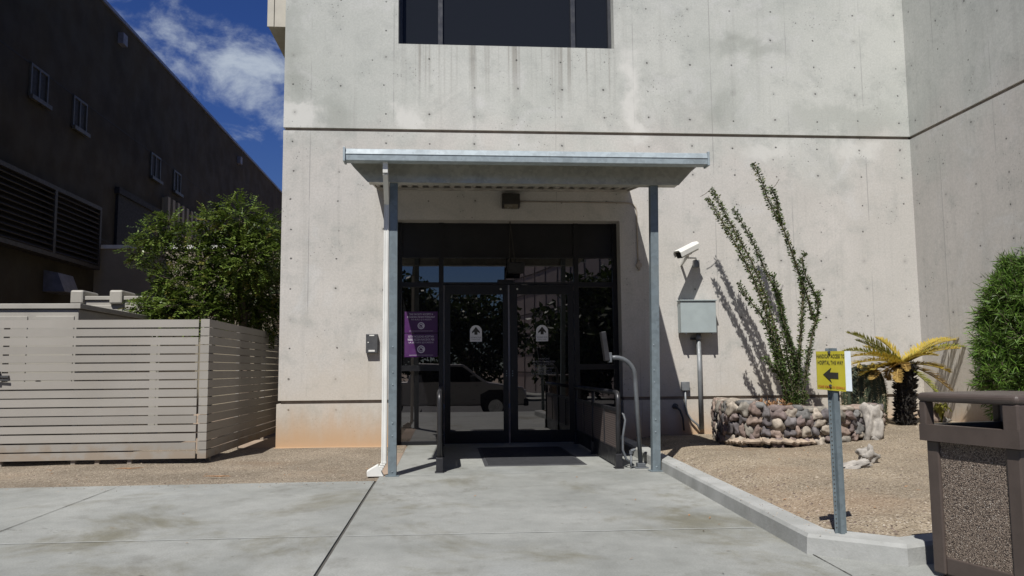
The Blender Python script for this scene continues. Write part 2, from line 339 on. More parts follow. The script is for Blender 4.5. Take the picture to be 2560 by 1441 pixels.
def glass(name, refl, tint_=(1, 0.96, 0.95), dark=(0.006, 0.006, 0.007)):
    b = NB(name); g = b.n('ShaderNodeBsdfGlossy'); g.inputs['Color'].default_value = (*tint_, 1); g.inputs['Roughness'].default_value = 0.004
    d = b.n('ShaderNodeBsdfDiffuse'); d.inputs['Color'].default_value = (*dark, 1)
    fr = b.n('ShaderNodeFresnel'); fr.inputs['IOR'].default_value = 1.5
    wv = b.noise(2.2, 1); bp = b.n('ShaderNodeBump'); bp.inputs['Strength'].default_value = 0.015; bp.inputs['Distance'].default_value = 0.02
    b.l(wv, bp.inputs['Height']); b.l(bp.outputs[0], g.inputs['Normal'])
    f = b.math('ADD', fr.outputs[0], refl); ms = b.n('ShaderNodeMixShader'); b.l(f, ms.inputs[0]); b.l(d.outputs[0], ms.inputs[1]); b.l(g.outputs[0], ms.inputs[2])
    b.l(ms.outputs[0], b.out.inputs[0]); return b.m
M['glass'] = glass('tinted_door_glass', 0.12)
M['glassu'] = glass('dark_upper_glass', -0.02, (0.75, 0.72, 0.66), (0.014, 0.016, 0.020))
M['glassk'] = glass('dark_side_glass', -0.035, (0.6, 0.6, 0.6), (0.004, 0.004, 0.005))
M['carp'] = simple('silver_paint', (0.30, 0.28, 0.265), 0.35, 0.3, var=0.03)
M['tyre'] = simple('tyre_rubber', (0.02, 0.02, 0.02), 0.85)
M['rim'] = simple('alloy_rim', (0.45, 0.45, 0.45), 0.35, 0.8)
M['lampg'] = simple('headlight_lens', (0.6, 0.6, 0.6), 0.15)
M['clad'] = simple('pinkish_cladding', (0.46, 0.38, 0.34), 0.7, var=0.06, sc=1)
M['seam'] = simple('cladding_seam', (0.10, 0.08, 0.075), 0.8)

# ------------------------------------------------------------------ mesh helpers
class MB:
    def __init__(s): s.v = []; s.f = []; s.mi = []; s.cur = 0; s.T = None
    def add(s, vs, fs):
        o = len(s.v)
        s.v += [(s.T @ Vector(p)) if s.T is not None else Vector(p) for p in vs]
        for f in fs: s.f.append(tuple(i+o for i in f)); s.mi.append(s.cur)
    def box(s, x0, x1, y0, y1, z0, z1):
        s.add([(x0, y0, z0), (x1, y0, z0), (x1, y1, z0), (x0, y1, z0), (x0, y0, z1), (x1, y0, z1), (x1, y1, z1), (x0, y1, z1)],
              [(0, 3, 2, 1), (4, 5, 6, 7), (0, 1, 5, 4), (1, 2, 6, 5), (2, 3, 7, 6), (3, 0, 4, 7)])
    def prism(s, poly, vec):                          # a planar outline swept along a vector
        n = len(poly); vec = Vector(vec); p = [Vector(q) for q in poly]
        s.add(p + [q+vec for q in p], [tuple(range(n))[::-1], tuple(range(n, 2*n))] + [(i, (i+1) % n, n+(i+1) % n, n+i) for i in range(n)])
    def tube(s, pts, r, n=10, caps=True):
        pts = [Vector(p) for p in pts]; rs = r if isinstance(r, (list, tuple)) else [r]*len(pts); rings = []; a = None
        for i, p in enumerate(pts):
            t = (pts[min(i+1, len(pts)-1)]-pts[max(i-1, 0)]).normalized()
            if a is None: a = t.orthogonal().normalized()
            else:
                a = a - t*a.dot(t)
                a = a.normalized() if a.length > 1e-6 else t.orthogonal().normalized()
            b = t.cross(a)
            rings += [p + (a*math.cos(k*2*math.pi/n)+b*math.sin(k*2*math.pi/n))*rs[i] for k in range(n)]
        m = len(pts); fs = []
        for i in range(m-1):
            for k in range(n): fs.append((i*n+k, i*n+(k+1) % n, (i+1)*n+(k+1) % n, (i+1)*n+k))
        if caps: fs += [tuple(range(n))[::-1], tuple(range((m-1)*n, m*n))]
        s.add(rings, fs)
    def bar(s, p, q, w, h, up=(0, 0, 1)):              # rectangular bar between two points
        p, q = Vector(p), Vector(q); t = (q-p).normalized(); u = Vector(up); sd = t.cross(u)
        if sd.length < 1e-4: sd = t.cross(Vector((0, 1, 0)))
        sd.normalize(); u = sd.cross(t)
        c = [sd*(w/2)+u*(h/2), sd*(-w/2)+u*(h/2), sd*(-w/2)-u*(h/2), sd*(w/2)-u*(h/2)]
        s.add([p+k for k in c]+[q+k for k in c], [(0, 1, 2, 3), (7, 6, 5, 4), (0, 4, 5, 1), (1, 5, 6, 2), (2, 6, 7, 3), (3, 7, 4, 0)])
    def quad(s, a, b, c, d): s.add([a, b, c, d], [(0, 1, 2, 3)])
    def rock(s, c, rad, rot=None, seed=0, sub=2, amp=0.25, sq=1.0, tear=0.0):
        bm = bmesh.new(); bmesh.ops.create_icosphere(bm, subdivisions=sub, radius=1)
        rot = rot or Matrix.Rotation(rnd(0, 6.28), 3, Vector((rnd(-1, 1), rnd(-1, 1), rnd(-1, 1))).normalized())
        vs = []
        for v in bm.verts:
            d = v.co.copy()
            if sq != 1.0: d = Vector([math.copysign(abs(k)**sq, k) for k in d])
            if tear: d.x *= 1-tear*d.z; d.y *= 1-tear*0.5*d.z
            k = 1 + amp*noise.noise(v.co*1.3+Vector((seed*7.3, seed*3.1, seed*1.7))) + amp*0.4*noise.noise(v.co*3.7+Vector((seed, seed*5, 0)))
            vs.append(Vector(c) + rot @ Vector((d.x*rad[0]*k, d.y*rad[1]*k, d.z*rad[2]*k)))
        s.add(vs, [tuple(v.index for v in f.verts) for f in bm.faces]); bm.free()
    def build(s, name, mat, parent=None, smooth=False, bevel=0.0, seg=2):
        off = root_loc(parent)
        me = bpy.data.meshes.new(name); me.from_pydata([tuple(v-off) for v in s.v], [], s.f)
        mats = mat if isinstance(mat, list) else [mat]
        for m in mats: me.materials.append(m)
        if len(mats) > 1: me.polygons.foreach_set('material_index', s.mi)
        if bevel:
            bm = bmesh.new(); bm.from_mesh(me); bmesh.ops.remove_doubles(bm, verts=bm.verts, dist=1e-5)
            ed = [e for e in bm.edges if len(e.link_faces) == 2 and e.calc_face_angle(0) > 0.5]
            bmesh.ops.bevel(bm, geom=ed, offset=bevel, segments=seg, affect='EDGES', profile=0.5, clamp_overlap=True); bm.to_mesh(me); bm.free()
        bm = bmesh.new(); bm.from_mesh(me); bmesh.ops.recalc_face_normals(bm, faces=bm.faces) if len(bm.faces) < 40000 and not getattr(s, 'raw', False) else None
        bm.to_mesh(me); bm.free()
        if smooth: me.polygons.foreach_set('use_smooth', [True]*len(me.polygons))
        o = bpy.data.objects.new(name, me); C.objects.link(o)
        if parent: o.parent = parent
        return o
def root_loc(p):
    v = Vector((0, 0, 0))
    while p: v += Vector(p.location); p = p.parent
    return v
def thing(name, loc, label, cat, group=None):
    o = bpy.data.objects.new(name, None); C.objects.link(o); o.location = loc; o.empty_display_size = 0.1
    return tag(o, label, cat, group)
def tag(o, label, cat, group=None):
    o['label'] = label; o['category'] = cat
    if group: o['group'] = group
    return o
def struct(o, kind='structure'): o['kind'] = kind; return o
def text(name, s, O, r, u, w, h, mat, parent, bold=0.0):
    cu = bpy.data.curves.new(name, 'FONT'); cu.body = s; cu.align_x = 'LEFT'; cu.offset = bold; cu.resolution_u = 2
    ob = bpy.data.objects.new(name, cu); C.objects.link(ob); bpy.context.view_layer.update()
    me = bpy.data.meshes.new_from_object(ob.evaluated_get(bpy.context.evaluated_depsgraph_get()))
    C.objects.unlink(ob); bpy.data.objects.remove(ob); bpy.data.curves.remove(cu)
    xs = [v.co.x for v in me.vertices]; ys = [v.co.y for v in me.vertices]; off = root_loc(parent)
    O, r, u = Vector(O), Vector(r).normalized(), Vector(u).normalized()
    for v in me.vertices:
        a = (v.co.x-min(xs))/(max(xs)-min(xs))-0.5; b = (v.co.y-min(ys))/(max(ys)-min(ys))-0.5
        v.co = O + r*(a*w) + u*(b*h) - off
    me.materials.clear(); me.materials.append(mat); me.name = name
    o = bpy.data.objects.new(name, me); C.objects.link(o); o.parent = parent; return o
def arc(c, r, a0, a1, ax1, ax2, n=8):
    return [Vector(c)+Vector(ax1)*r*math.cos(a0+(a1-a0)*i/n)+Vector(ax2)*r*math.sin(a0+(a1-a0)*i/n) for i in range(n+1)]
def sstep(a, b, x):
    if a > b: return 1-sstep(b, a, x)
    t = min(1, max(0, (x-a)/(b-a))); return t*t*(3-2*t)

# ------------------------------------------------------------------ ground
WY = 12.0                                            # the front wall's plane
m = MB(); m.quad((-900, -900, -0.47), (900, -900, -0.47), (900, 1500, -0.47), (-900, 1500, -0.47))
struct(m.build('ground', M['earth']))
m = MB(); m.box(-40, 40, -14, 0.5, -0.6, -0.41); struct(m.build('road', M['asphalt']))
m = MB(); m.box(-40, 40, -26, -14, -0.6, -0.30); struct(m.build('pavement', M['pave']))
xg = PZ(940, 1201).x                                 # joint between the side slab and the entry slab
YS = 8.42                                            # far edge of the side slab
# slabs: a sheet with a slope down to the road behind the camera
m = MB()
m.prism([(-14, 0.5, -0.41), (-14, 3.0, 0), (-14, YS-0.02, 0), (-14, YS-0.02, -0.6), (-14, 0.5, -0.6)], (14+xg-0.012, 0, 0))
m.prism([(xg+0.012, 0.5, -0.41), (xg+0.012, 3.0, 0), (xg+0.012, 12.6, 0), (xg+0.012, 12.6, -0.6), (xg+0.012, 0.5, -0.6)], (2.05-xg-0.012, 0, 0))
m.prism([(2.05, 0.5, -0.41), (2.05, 3.0, 0), (2.05, 4.5, 0), (2.05, 4.5, -0.6), (2.05, 0.5, -0.6)], (9, 0, 0))
m.prism([(2.05, 4.5, 0), (2.05, 12.0, 0), (2.46, 12.0, 0), (2.46, 4.5, 0)], (0, 0, -0.5))
walk = struct(m.build('walkway', M['pave']))
m = MB(); m.box(xg-0.012, xg+0.012, 0.6, YS, -0.5, -0.012); struct(m.build('walkway_joint', M['joint']))
# scored lines in the slabs, a sheet 4 mm up
m = MB()
def score(a, b, w=0.010):
    a, b = Vector(a), Vector(b); t = (b-a).normalized(); sd = Vector((-t.y, t.x, 0))*w/2
    n = 14; pts = [a.lerp(b, i/n) for i in range(n+1)]
    for i in range(n):
        w0 = sd*rnd(0.5, 1.2); w1 = sd*rnd(0.5, 1.2)
        m.quad(pts[i]-w0, pts[i+1]-w1, pts[i+1]+w1, pts[i]+w0)
y1 = PZ(1700, 1325).y
def zz(p, z): return (p.x, p.y, z)
score((xg+0.03, PZ(860, 1342).y, 0.004), (2.12, y1, 0.004), 0.012)
score((-9, PZ(0, 1361).y, 0.004), (xg-0.02, PZ(820, 1342).y, 0.004), 0.012)
score((xg+0.1, 8.78, 0.004), (2.26, 8.82, 0.004), 0.010)
struct(m.build('walkway_score', M['score']))
m = MB()
score(zz(PZ(290, 1220), 0.004), zz(PZ(0, 1330), 0.004), 0.007)
score(zz(PZ(2021, 1381), 0.004), zz(PZ(2130, 1441), 0.004), 0.008)
struct(m.build('walkway_crack', M['joint']))

# kerb: a polyline with a real step
KH = 0.115
ko = [(2.42, 12.0), (2.36, 10.2), (2.307, 8.6), (2.131, 4.80), (2.54, 4.44), (3.05, 4.62), (9.0, 4.9)]
ki = [(2.60, 12.0), (2.54, 10.2), (2.49, 8.75), (2.315, 4.95), (2.62, 4.66), (3.05, 4.80), (9.0, 5.08)]
m = MB(); n = len(ko); rows = []
sec = []
for (a, b), (c, d) in zip(ko, ki):
    dx, dy = c-a, d-b; l = math.hypot(dx, dy); ux, uy = dx/l, dy/l
    sec.append([(a-ux*0.012, b-uy*0.012, -0.3), (a-ux*0.012, b-uy*0.012, 0.0), (a, b, KH-0.02), (a+ux*0.02, b+uy*0.02, KH), (c-ux*0.012, d-uy*0.012, KH), (c, d, KH-0.012), (c, d, -0.3)])
vs = [p for q in sec for p in q]; k = 7
fs = [(i*k+j, (i+1)*k+j, (i+1)*k+j+1, i*k+j+1) for i in range(n-1) for j in range(k-1)] + [tuple(range(k)), tuple(range((n-1)*k, n*k))]
m.add(vs, fs); struct(m.build('kerb', M['kerb']))

def kerb_x(y):                                       # inner line of the long kerb
    for (a, b), (c, d) in zip(ki[:4], ki[1:4]):
        if d <= y <= b: return a+(c-a)*(b-y)/(b-d)
    return 2.315
def gz(x, y):                                        # height of the raised gravel bed
    t = max(0.0, x-kerb_x(y)) if y > 4.95 else max(0.0, y-(4.66+0.1*(x-2.6)))
    t = min(t, max(0.0, y-4.60))
    z = 0.095 + 0.075*sstep(0, 0.6, t) + 0.15*sstep(7.5, 12.0, y)*sstep(1.4, 4.2, t) - 0.05*sstep(8.0, 9.6, y)*sstep(3.2, 1.2, t)
    return z + 0.012*noise.noise(Vector((x*1.7, y*1.7, 0))) + 0.006*noise.noise(Vector((x*6, y*6, 3)))
def grid(name, mat, xf, y0, y1, ny, nx, zf):
    m = MB(); vs = []
    for j in range(ny+1):
        y = y0+(y1-y0)*j/ny; xa, xb = xf(y)
        for i in range(nx+1):
            x = xa+(xb-xa)*i/nx; vs.append((x, y, zf(x, y)))
    w = nx+1; m.add(vs, [(j*w+i, j*w+i+1, (j+1)*w+i+1, (j+1)*w+i) for j in range(ny) for i in range(nx)])
    return m.build(name, mat, smooth=True)
XR = PY(2283, 500, WY).x
def bedx(y):
    if y >= 4.95: return (kerb_x(y)-0.03, XR+0.1)
    t = (4.95-y)/0.29
    return (2.315+0.305*t-0.02, XR+0.1)
struct(grid('gravel_bed', M['gravel'], bedx, 4.67, 12.05, 130, 100, gz))
lgz = lambda x, y: -0.008 + 0.012*noise.noise(Vector((x*1.5, y*1.5, 5))) + 0.02*sstep(9.5, 12, y)
def lbx(y): return (-14, xg+0.0 if y < 8.72 else -0.86)
struct(grid('gravel_strip', M['gravel_dull'], lambda y: (-14, xg+0.13), YS-0.02, 12.1, 60, 130, lgz))
m = MB(); m.box(-14, xg+0.14, 12.1, 40, -0.3, -0.0); m.box(xg-0.05, xg+0.14, 8.72, 12.1, -0.3, 0.003)
struct(m.build('dirt_yard', M['earth']))
# loose grains: stuff
m = MB(); m.raw = True
def grain(x, y, z, r):
    a = rnd(0, 6.28); ca, sa = math.cos(a)*r, math.sin(a)*r; h = r*rnd(0.5, 0.9)
    m.add([(x+ca, y+sa, z), (x-sa, y+ca, z), (x-ca*rnd(.6, 1.2), y-sa, z), (x+sa, y-ca*rnd(.6, 1.2), z), (x+rnd(-.3, .3)*r, y+rnd(-.3, .3)*r, z+h)], [(0, 1, 4), (1, 2, 4), (2, 3, 4), (3, 0, 4)])
for i in range(5200):
    y = 4.75+7.0*random.random()**1.6; xa, xb = bedx(y); x = rnd(xa+0.05, min(xb, xa+5)); m.cur = random.choice((0, 0, 1, 2, 3))
    grain(x, y, gz(x, y)-0.002, rnd(0.003, 0.009))
for i in range(3800):
    y = YS+0.02+3.4*random.random()**1.3; x = rnd(-7, xg+0.05)
    m.cur = random.choice((0, 0, 1, 2, 3)); grain(x, y, lgz(x, y)-0.002, rnd(0.003, 0.008))
for i in range(700):
    y = 4.8+6.0*random.random(); xa, xb = bedx(y); x = rnd(xa+0.03, xa+0.35) if i % 3 == 0 else rnd(xa+0.1, min(xb, xa+4.5)); m.cur = random.choice((0, 1, 2, 2)); grain(x, y, gz(x, y)-0.003, rnd(0.009, 0.02))
for i in range(450):
    y = YS+0.03+2.6*random.random(); x = rnd(-6, xg); m.cur = random.choice((0, 1, 2, 2)); grain(x, y, lgz(x, y)-0.003, rnd(0.008, 0.018))
for i in range(120):
    y = rnd(4.7, 8.4); x = kerb_x(max(y, 4.96))-0.09+rnd(-0.08, 0.08); m.cur = random.choice((0, 1, 2)); grain(x, y, KH-0.001, rnd(0.003, 0.008))
for i in range(160):                                  # strays kicked onto the slab and kerb
    x = rnd(-7, xg); m.cur = random.choice((0, 1, 2)); grain(x, YS-0.02-abs(random.gauss(0, 0.18)), 0.001, rnd(0.004, 0.009))
m.build('gravel_pebbles', [M['peb1'], simple('pale_grit', (0.31, 0.265, 0.205), 0.9, var=0.3, sc=20), simple('dark_grit', (0.12, 0.09, 0.07), 0.9, var=0.3, sc=20), M['peb1']])['kind'] = 'stuff'

# ------------------------------------------------------------------ concrete building with the entrance
bld = thing('concrete_building', (XR-3, WY, 0), 'tall pale concrete building with dark glass double doors and a recessed window above them', 'building')
XL = PY(703, 600, WY).x
zg2 = PY(1494, 334, WY).z; zg1 = PY(1470, 998, WY).z; g = 0.024; TOP = 9.5; YB = WY+0.5
wx0, wx1 = PY(996, 60, WY).x, PY(1534, 60, WY).x; wz = PY(1265, 116, WY).z
ox0, ox1 = PY(984, 800, WY).x, PY(1554, 800, WY).x; oz = PY(1275, 551, WY).z
m = MB()
m.box(XL, wx0, WY, YB, zg2+g, TOP); m.box(wx1, XR, WY, YB, zg2+g, TOP); m.box(wx0, wx1, WY, YB, zg2+g, wz); m.box(wx0, wx1, WY, YB, wz+3, TOP)
m.box(XL, ox0, WY, YB, zg1+g, zg2-g); m.box(ox1, XR, WY, YB, zg1+g, zg2-g); m.box(ox0, ox1, WY, YB, oz, zg2-g)
m.box(XL, XL+0.4, YB, 34, -0.3, TOP); m.box(XL+0.4, XR, 33.6, 34, -0.3, TOP)
m.box(XL+0.4, XR, YB, 33.6, TOP-0.3, TOP)
front = m.build('wall', M['wall'], bld)
for xa, xb, zq in ((XL+0.03, XR, zg2), (XL+0.03, ox0-0.02, zg1), (ox1+0.02, XR, zg1)): m = MB(); m.box(xa, xb, WY+0.035, YB-0.01, zq-g, zq+g); m.build('groove', M['groove'], bld)
m = MB(); m.box(XL-0.02, ox0, WY-0.012, YB, -0.3, zg1-g); m.build('plinth', M['wall'], bld)
m = MB(); m.box(ox1, XR, WY-0.012, YB, -0.3, zg1-g); m.build('plinth', M['wall'], bld)
m = MB(); m.box(XL-0.035, ox0-0.06, WY-0.07, WY-0.012, -0.3, 0.018); m.build('footing', M['wall'], bld)
m = MB(); YW = 4.2
m.box(XR, XR+0.4, YW, YB, -0.3, zg2-g); m.box(XR, XR+0.4, YW, YB, zg2+g, TOP)
m.build('wing_wall', M['wing'], bld)
m = MB(); m.box(XR+0.03, XR+0.38, YW, YB-0.1, zg2-g, zg2+g); m.build('groove', M['groove'], bld)
# square metal box on the building's left flank
bx0 = PY(670, 65, WY+0.1).x; bz = PY(690, 66, WY+0.1).z
m = MB(); m.box(bx0, XL-0.002, WY+0.12, 19, bz, TOP-0.2)
for q in (686,):
    x = PY(q, 40, WY+0.1).x; m.box(bx0-0.012, x-0.008, WY+0.10, WY+0.12, bz-0.006, TOP-0.2); m.box(x+0.008, XL-0.014, WY+0.10, WY+0.12, bz-0.006, TOP-0.2)
m.build('side_bay', M['boxp'], bld)
# upper window
win = MB(); yf = WY+0.2
win.box(wx0, wx0+0.05, yf, yf+0.09, wz, wz+3); win.box(wx1-0.05, wx1, yf, yf+0.09, wz, wz+3); win.box(wx0+0.05, wx1-0.05, yf, yf+0.09, wz, wz+0.04)
mu = [PY(q, 60, yf).x for q in (1101, 1432)]
for x in mu: win.box(x-0.034, x+0.034, yf-0.004, yf+0.09, wz+0.04, wz+3)
wo_ = win.build('window', simple('charcoal_window_frame', (0.035, 0.037, 0.042), 0.4), bld)
edges = [wx0+0.05, mu[0]-0.034, mu[0]+0.034, mu[1]-0.034, mu[1]+0.034, wx1-0.05]
for i in range(3):
    p = MB(); p.box(edges[2*i], edges[2*i+1], yf+0.05, yf+0.07, wz+0.04, wz+3); p.build('pane', M['glassu'], wo_)
m = MB()
m.box(wx1-0.0, wx1+0.02, WY-0.006, WY-0.001, wz-0.01, TOP-0.5)
# entrance
YD = WY+0.24                                          # face of the door frame
def e(px, py=850): return PY(px, py, YD).x
def ez(py, px=1270): return PY(px, py, YD).z
zt, z1, z2, z3, z4 = oz, ez(642), ez(706), ez(718), ez(736)
zm0, zm1 = ez(928, 1050), ez(914, 1050)
xs_ = dict(l=ox0, a=e(1004), b=e(1097), c=e(1109), d=e(1437), f=e(1449), h=e(1535), r=ox1)
m = MB(); fb = YD+0.12
m.box(xs_['l'], xs_['a'], YD, fb, 0, zt); m.box(xs_['h'], xs_['r'], YD, fb, 0, zt)
m.box(xs_['b'], xs_['c'], YD, fb, 0, zt); m.box(xs_['d'], xs_['f'], YD, fb, 0, zt)
for a, b_ in (('a', 'b'), ('f', 'h')):
    m.box(xs_[a], xs_[b_], YD+0.002, fb, z2, z3); m.box(xs_[a], xs_[b_], YD+0.002, fb, zm0, zm1); m.box(xs_[a], xs_[b_], YD+0.002, fb, 0, 0.05)
    m.box(xs_[a], xs_[b_], YD+0.002, fb, z1-0.02, z1+0.02)
m.box(xs_['c'], xs_['d'], YD+0.002, fb, z2, ez(711)); m.box(xs_['c'], xs_['d'], YD+0.002, fb, z1-0.02, z1+0.02)
frame = m.build('door_frame', M['black'], bld)
for a, b_ in (('a', 'b'), ('c', 'd'), ('f', 'h')): m = MB(); m.box(xs_[a], xs_[b_], YD+0.03, YD+0.06, z1+0.02, zt); m.build('spandrel_panel', M['black'], bld)
for a, b_, p0, p1 in (('c', 'd', z2, z1-0.02), ('a', 'b', z2+0.0+(z3-z2)*0, z1-0.02), ('f', 'h', z2, z1-0.02)):
    p = MB(); p.box(xs_[a], xs_[b_], YD+0.04, YD+0.06, p0 if a == 'c' else z2, p1); p.build('transom', M['glass'], bld)
for a, b_ in (('a', 'b'), ('f', 'h')):
    p = MB(); p.box(xs_[a], xs_[b_], YD+0.04, YD+0.06, zm1, z3); p.build('sidelight', M['glass'], bld)
    p = MB(); p.box(xs_[a], xs_[b_], YD+0.04, YD+0.06, 0.05, zm0); p.build('sidelight', M['glass'], bld)
zdt = ez(711)-0.006
X1, Z1 = (1, 0, 0), (0, 0, 1)
for (l, r_, gl, gr, lock, cx) in ((1110, 1272, 1126, 1258, 1266, 1190), (1274, 1436, 1294, 1421, 1281, 1356)):
    m = MB(); y0, y1_ = YD+0.015, YD+0.065; xa, xb, ga, gb = e(l)+0.006, e(r_)-0.006, e(gl), e(gr); zb, zg = 0.012, ez(1077)
    m.box(xa, ga, y0, y1_, zb, zdt); m.box(gb, xb, y0, y1_, zb, zdt); m.box(ga, gb, y0, y1_, zb, zg); m.box(ga, gb, y0, y1_, z4, zdt)
    d = m.build('door', M['black'], bld)
    p = MB(); p.box(ga, gb, y0+0.018, y0+0.032, zg, z4); p.build('pane', M['glass'], d)
    p = MB()
    for q in range(3): p.box(e(lock)-0.008, e(lock)+0.008, y0-0.006, y0, ez(928)-q*0.035-0.008, ez(928)-q*0.035+0.008)
    p.build('lock', M['galv'], d)
    p = MB(); p.tube([(e(lock)+(-0.08 if l == 1110 else 0.08), y0-0.012, ez(723)), (e(lock)+(-0.08 if l == 1110 else 0.08), y0+0.002, ez(723))], 0.014, 12); p.build('bolt', M['label'], d)
    # arched white decal with a black arrow
    w = e(cx+15)-e(cx-15); za, zbm = ez(813), ez(854); xc = e(cx); yy = y0+0.014
    ol = [(xc-w/2, yy, zbm), (xc+w/2, yy, zbm)] + arc((xc, yy, za-w*0.5), w/2, 0, math.pi, X1, Z1, 12)
    p = MB(); p.prism(ol, (0, 0.003, 0)); p.build('decal', M['decal'], d)
    hz = za-zbm; yy -= 0.002
    p = MB(); p.prism([(xc, yy, za-hz*0.10), (xc-w*0.33, yy, za-hz*0.40), (xc-w*0.33, yy, za-hz*0.50), (xc-w*0.13, yy, za-hz*0.40), (xc-w*0.13, yy, za-hz*0.58), (xc+w*0.13, yy, za-hz*0.58), (xc+w*0.13, yy, za-hz*0.40), (xc+w*0.33, yy, za-hz*0.50), (xc+w*0.33, yy, za-hz*0.40)], (0, 0.0015, 0)); p.build('arrow', M['ink'], d)
    text('lettering', 'AUTOMATIC DOOR', (xc, yy, zbm+hz*0.25), X1, Z1, w*0.86, hz*0.085, M['ink'], d)
    text('lettering', 'STAND CLEAR', (xc, yy, zbm+hz*0.12), X1, Z1, w*0.7, hz*0.06, M['ink'], d)
    if l == 1274:
        for q, (s_, py, ww) in enumerate((('WEAPONS', 898, 30), ('ARE PROHIBITED', 905, 58), ('IN THIS FACILITY', 912, 50), ('NO SE PERMITEN', 921, 48), ('ARMAS EN ESTE', 928, 40), ('ESTABLECIMIENTO', 935, 62))):
            text('lettering', s_, (e(1360, 915), y0+0.013, ez(py)), X1, Z1, ww*12.2/F, 4.2*12.2/F, simple('faded_white_lettering', (0.20, 0.19, 0.19), 0.7) if q == 0 else bpy.data.materials['faded_white_lettering'], d)
m = MB(); xq = e(1255); m.box(e(1245), e(1285), YD-0.03, YD+0.015, ez(712)+0.0, ez(700)); m.build('door_operator', M['black'], bld)
m = MB(); m.box(e(1305), e(1320), YD-0.004, YD+0.001, ez(714), ez(710.5)); m.build('label_plate', M['dgrey'], bld)

# posters on the left sidelight: two purple notices
def poster(py0, py1, lines, seal, label):
    x0, x1 = e(1011), e(1094); za, zb = ez(py0, 1050), ez(py1, 1050); yy = YD+0.034; xc = (x0+x1)/2; w = x1-x0; hh = za-zb
    t = thing('poster', (xc, yy, zb), label, 'poster', 'purple posters on the sidelight glass')
    p = MB(); p.box(x0, x1, yy, yy+0.003, zb, za); p.build('sheet', M['purple'], t)
    for i, (s_, f) in enumerate(lines): text('lettering', s_, (xc, yy-0.002, za-hh*(0.13+0.13*i)), X1, Z1, w*f, hh*0.085, M['pwhite'], t)
    p = MB(); cz = zb+hh*0.33; rr = hh*0.165
    p.tube([(xc, yy-0.001, cz), (xc, yy-0.0035, cz)], rr, 24); sl_ = p.build('seal', M['pwhite'], t)
    p = MB(); ring = arc((xc, yy-0.005, cz), rr*0.62, 0.4, 5.6, X1, Z1, 18); p.tube(ring, rr*0.09, 6); p.rock((xc, yy-0.005, cz-rr*0.05), (rr*0.4, 0.0012, rr*0.3), Matrix.Rotation(0.5, 3, 'Y'), 3, 2); p.build('emblem', M['purple'], t)
    p = MB(); p.box(xc-w*0.36, xc+w*0.36, yy-0.0015, yy, zb+hh*0.075, zb+hh*0.085); p.build('rule', M['pwhite'], t)
poster(779, 832, (('THIS FACILITY ACCEPTS A', 0.72), ('NEWBORN INFANT PURSUANT', 0.84), ('TO A.R.S. §13-3623.01', 0.62)), 0, 'purple poster reading THIS FACILITY ACCEPTS A NEWBORN INFANT, upper of the two on the glass')
poster(834, 893, (('ESTA FACILIDAD ACEPTAN', 0.76), ('BEBES RECIEN NACIDOS PER', 0.80), ('LA LEY A.R.S. §13-3623.01', 0.74)), 0, 'purple poster in Spanish reading ESTA FACILIDAD, lower of the two on the glass')

# ------------------------------------------------------------------ canopy
YP = 8.76; YG = 8.30
can = thing('entrance_canopy', (0.9, YP, 0), 'galvanised steel canopy on two square posts over the entrance doors', 'canopy')
gx0, gx1 = PY(863, 391, YG).x, PY(1769, 393, YG).x
gzt = (PY(863, 373, YG).z+PY(1769, 380, YG).z)/2; gzb = (PY(863, 404, YG).z+PY(1769, 408, YG).z)/2
gh = gzt-gzb
m = MB()
prof = [(YG+0.022, gzb), (YG+0.012, gzb+0.006), (YG+0.006, gzb+gh*0.50), (YG, gzb+gh*0.54), (YG+0.014, gzt-0.006), (YG+0.022, gzt), (YG+0.13, gzt), (YG+0.13, gzt-0.012), (YG+0.035, gzt-0.014), (YG+0.035, gzb+0.02), (YG+0.13, gzb)]
m.prism([(gx0, y, z) for y, z in prof], (gx1-gx0, 0, 0))
m.build('gutter', M['galvw'], can, bevel=0)
for x in (gx0-0.022, gx1): m = MB(); m.box(x, x+0.022, YG-0.012, YG+0.15, gzb-0.012, gzt+0.012); m.build('gutter_end_cap', M['galvw'], can, bevel=0.004)
# beam with chamfered ends
bzb = PY(1300, 460, YP-0.06).z; bzt = gzb+0.10
b0, b1 = PY(921, 455, YP).x, PY(1692, 460, YP).x
m = MB(); o_ = 0.15
m.prism([(b0, YP-0.075, bzb), (b1, YP-0.075, bzb), (b1+o_, YP-0.075, bzb+0.16), (b1+o_+0.10, YP-0.075, bzt), (b0-o_-0.06, YP-0.075, bzt), (b0-o_, YP-0.075, bzb+0.16)], (0, 0.012, 0))
m.box(b0+0.01, b1-0.01, YP-0.063, YP+0.06, bzb, bzb+0.01); m.box(b0+0.01, b1-0.01, YP-0.063, YP+0.06, bzt-0.012, bzt-0.002)
m.build('beam', M['galvd'], can)
# ribbed deck sloping from gutter up to the wall
zbk = PY(1275, 473, WY).z; zfr = gzb+0.075; ribs = []
pit = 0.155; x = gx0+0.02; t_ = 0.030
top = []
while x < gx1-0.16:
    top += [(x, 0), (x+0.045, 0), (x+0.06, t_), (x+0.125, t_), (x+0.14, 0)]; x += pit
top.append((gx1-0.02, 0)); th = 0.006
m = MB(); vs = []
for yy, zz_ in ((YG+0.10, zfr), (WY-0.015, zbk)):
    for px_, h in top: vs.append((px_, yy, zz_+h))
    for px_, h in top: vs.append((px_, yy, zz_+h+th))
k = len(top); fs = []
for i in range(k-1):
    fs += [(i, i+1, 2*k+i+1, 2*k+i), (k+i, 3*k+i, 3*k+i+1, k+i+1), (i, k+i, k+i+1, i+1), (2*k+i, 2*k+i+1, 3*k+i+1, 3*k+i)]
fs += [(0, 2*k, 3*k, k), (k-1, 2*k-1, 4*k-1, 3*k-1)]
m.add(vs, fs); m.build('roof_deck', M['deck'], can)
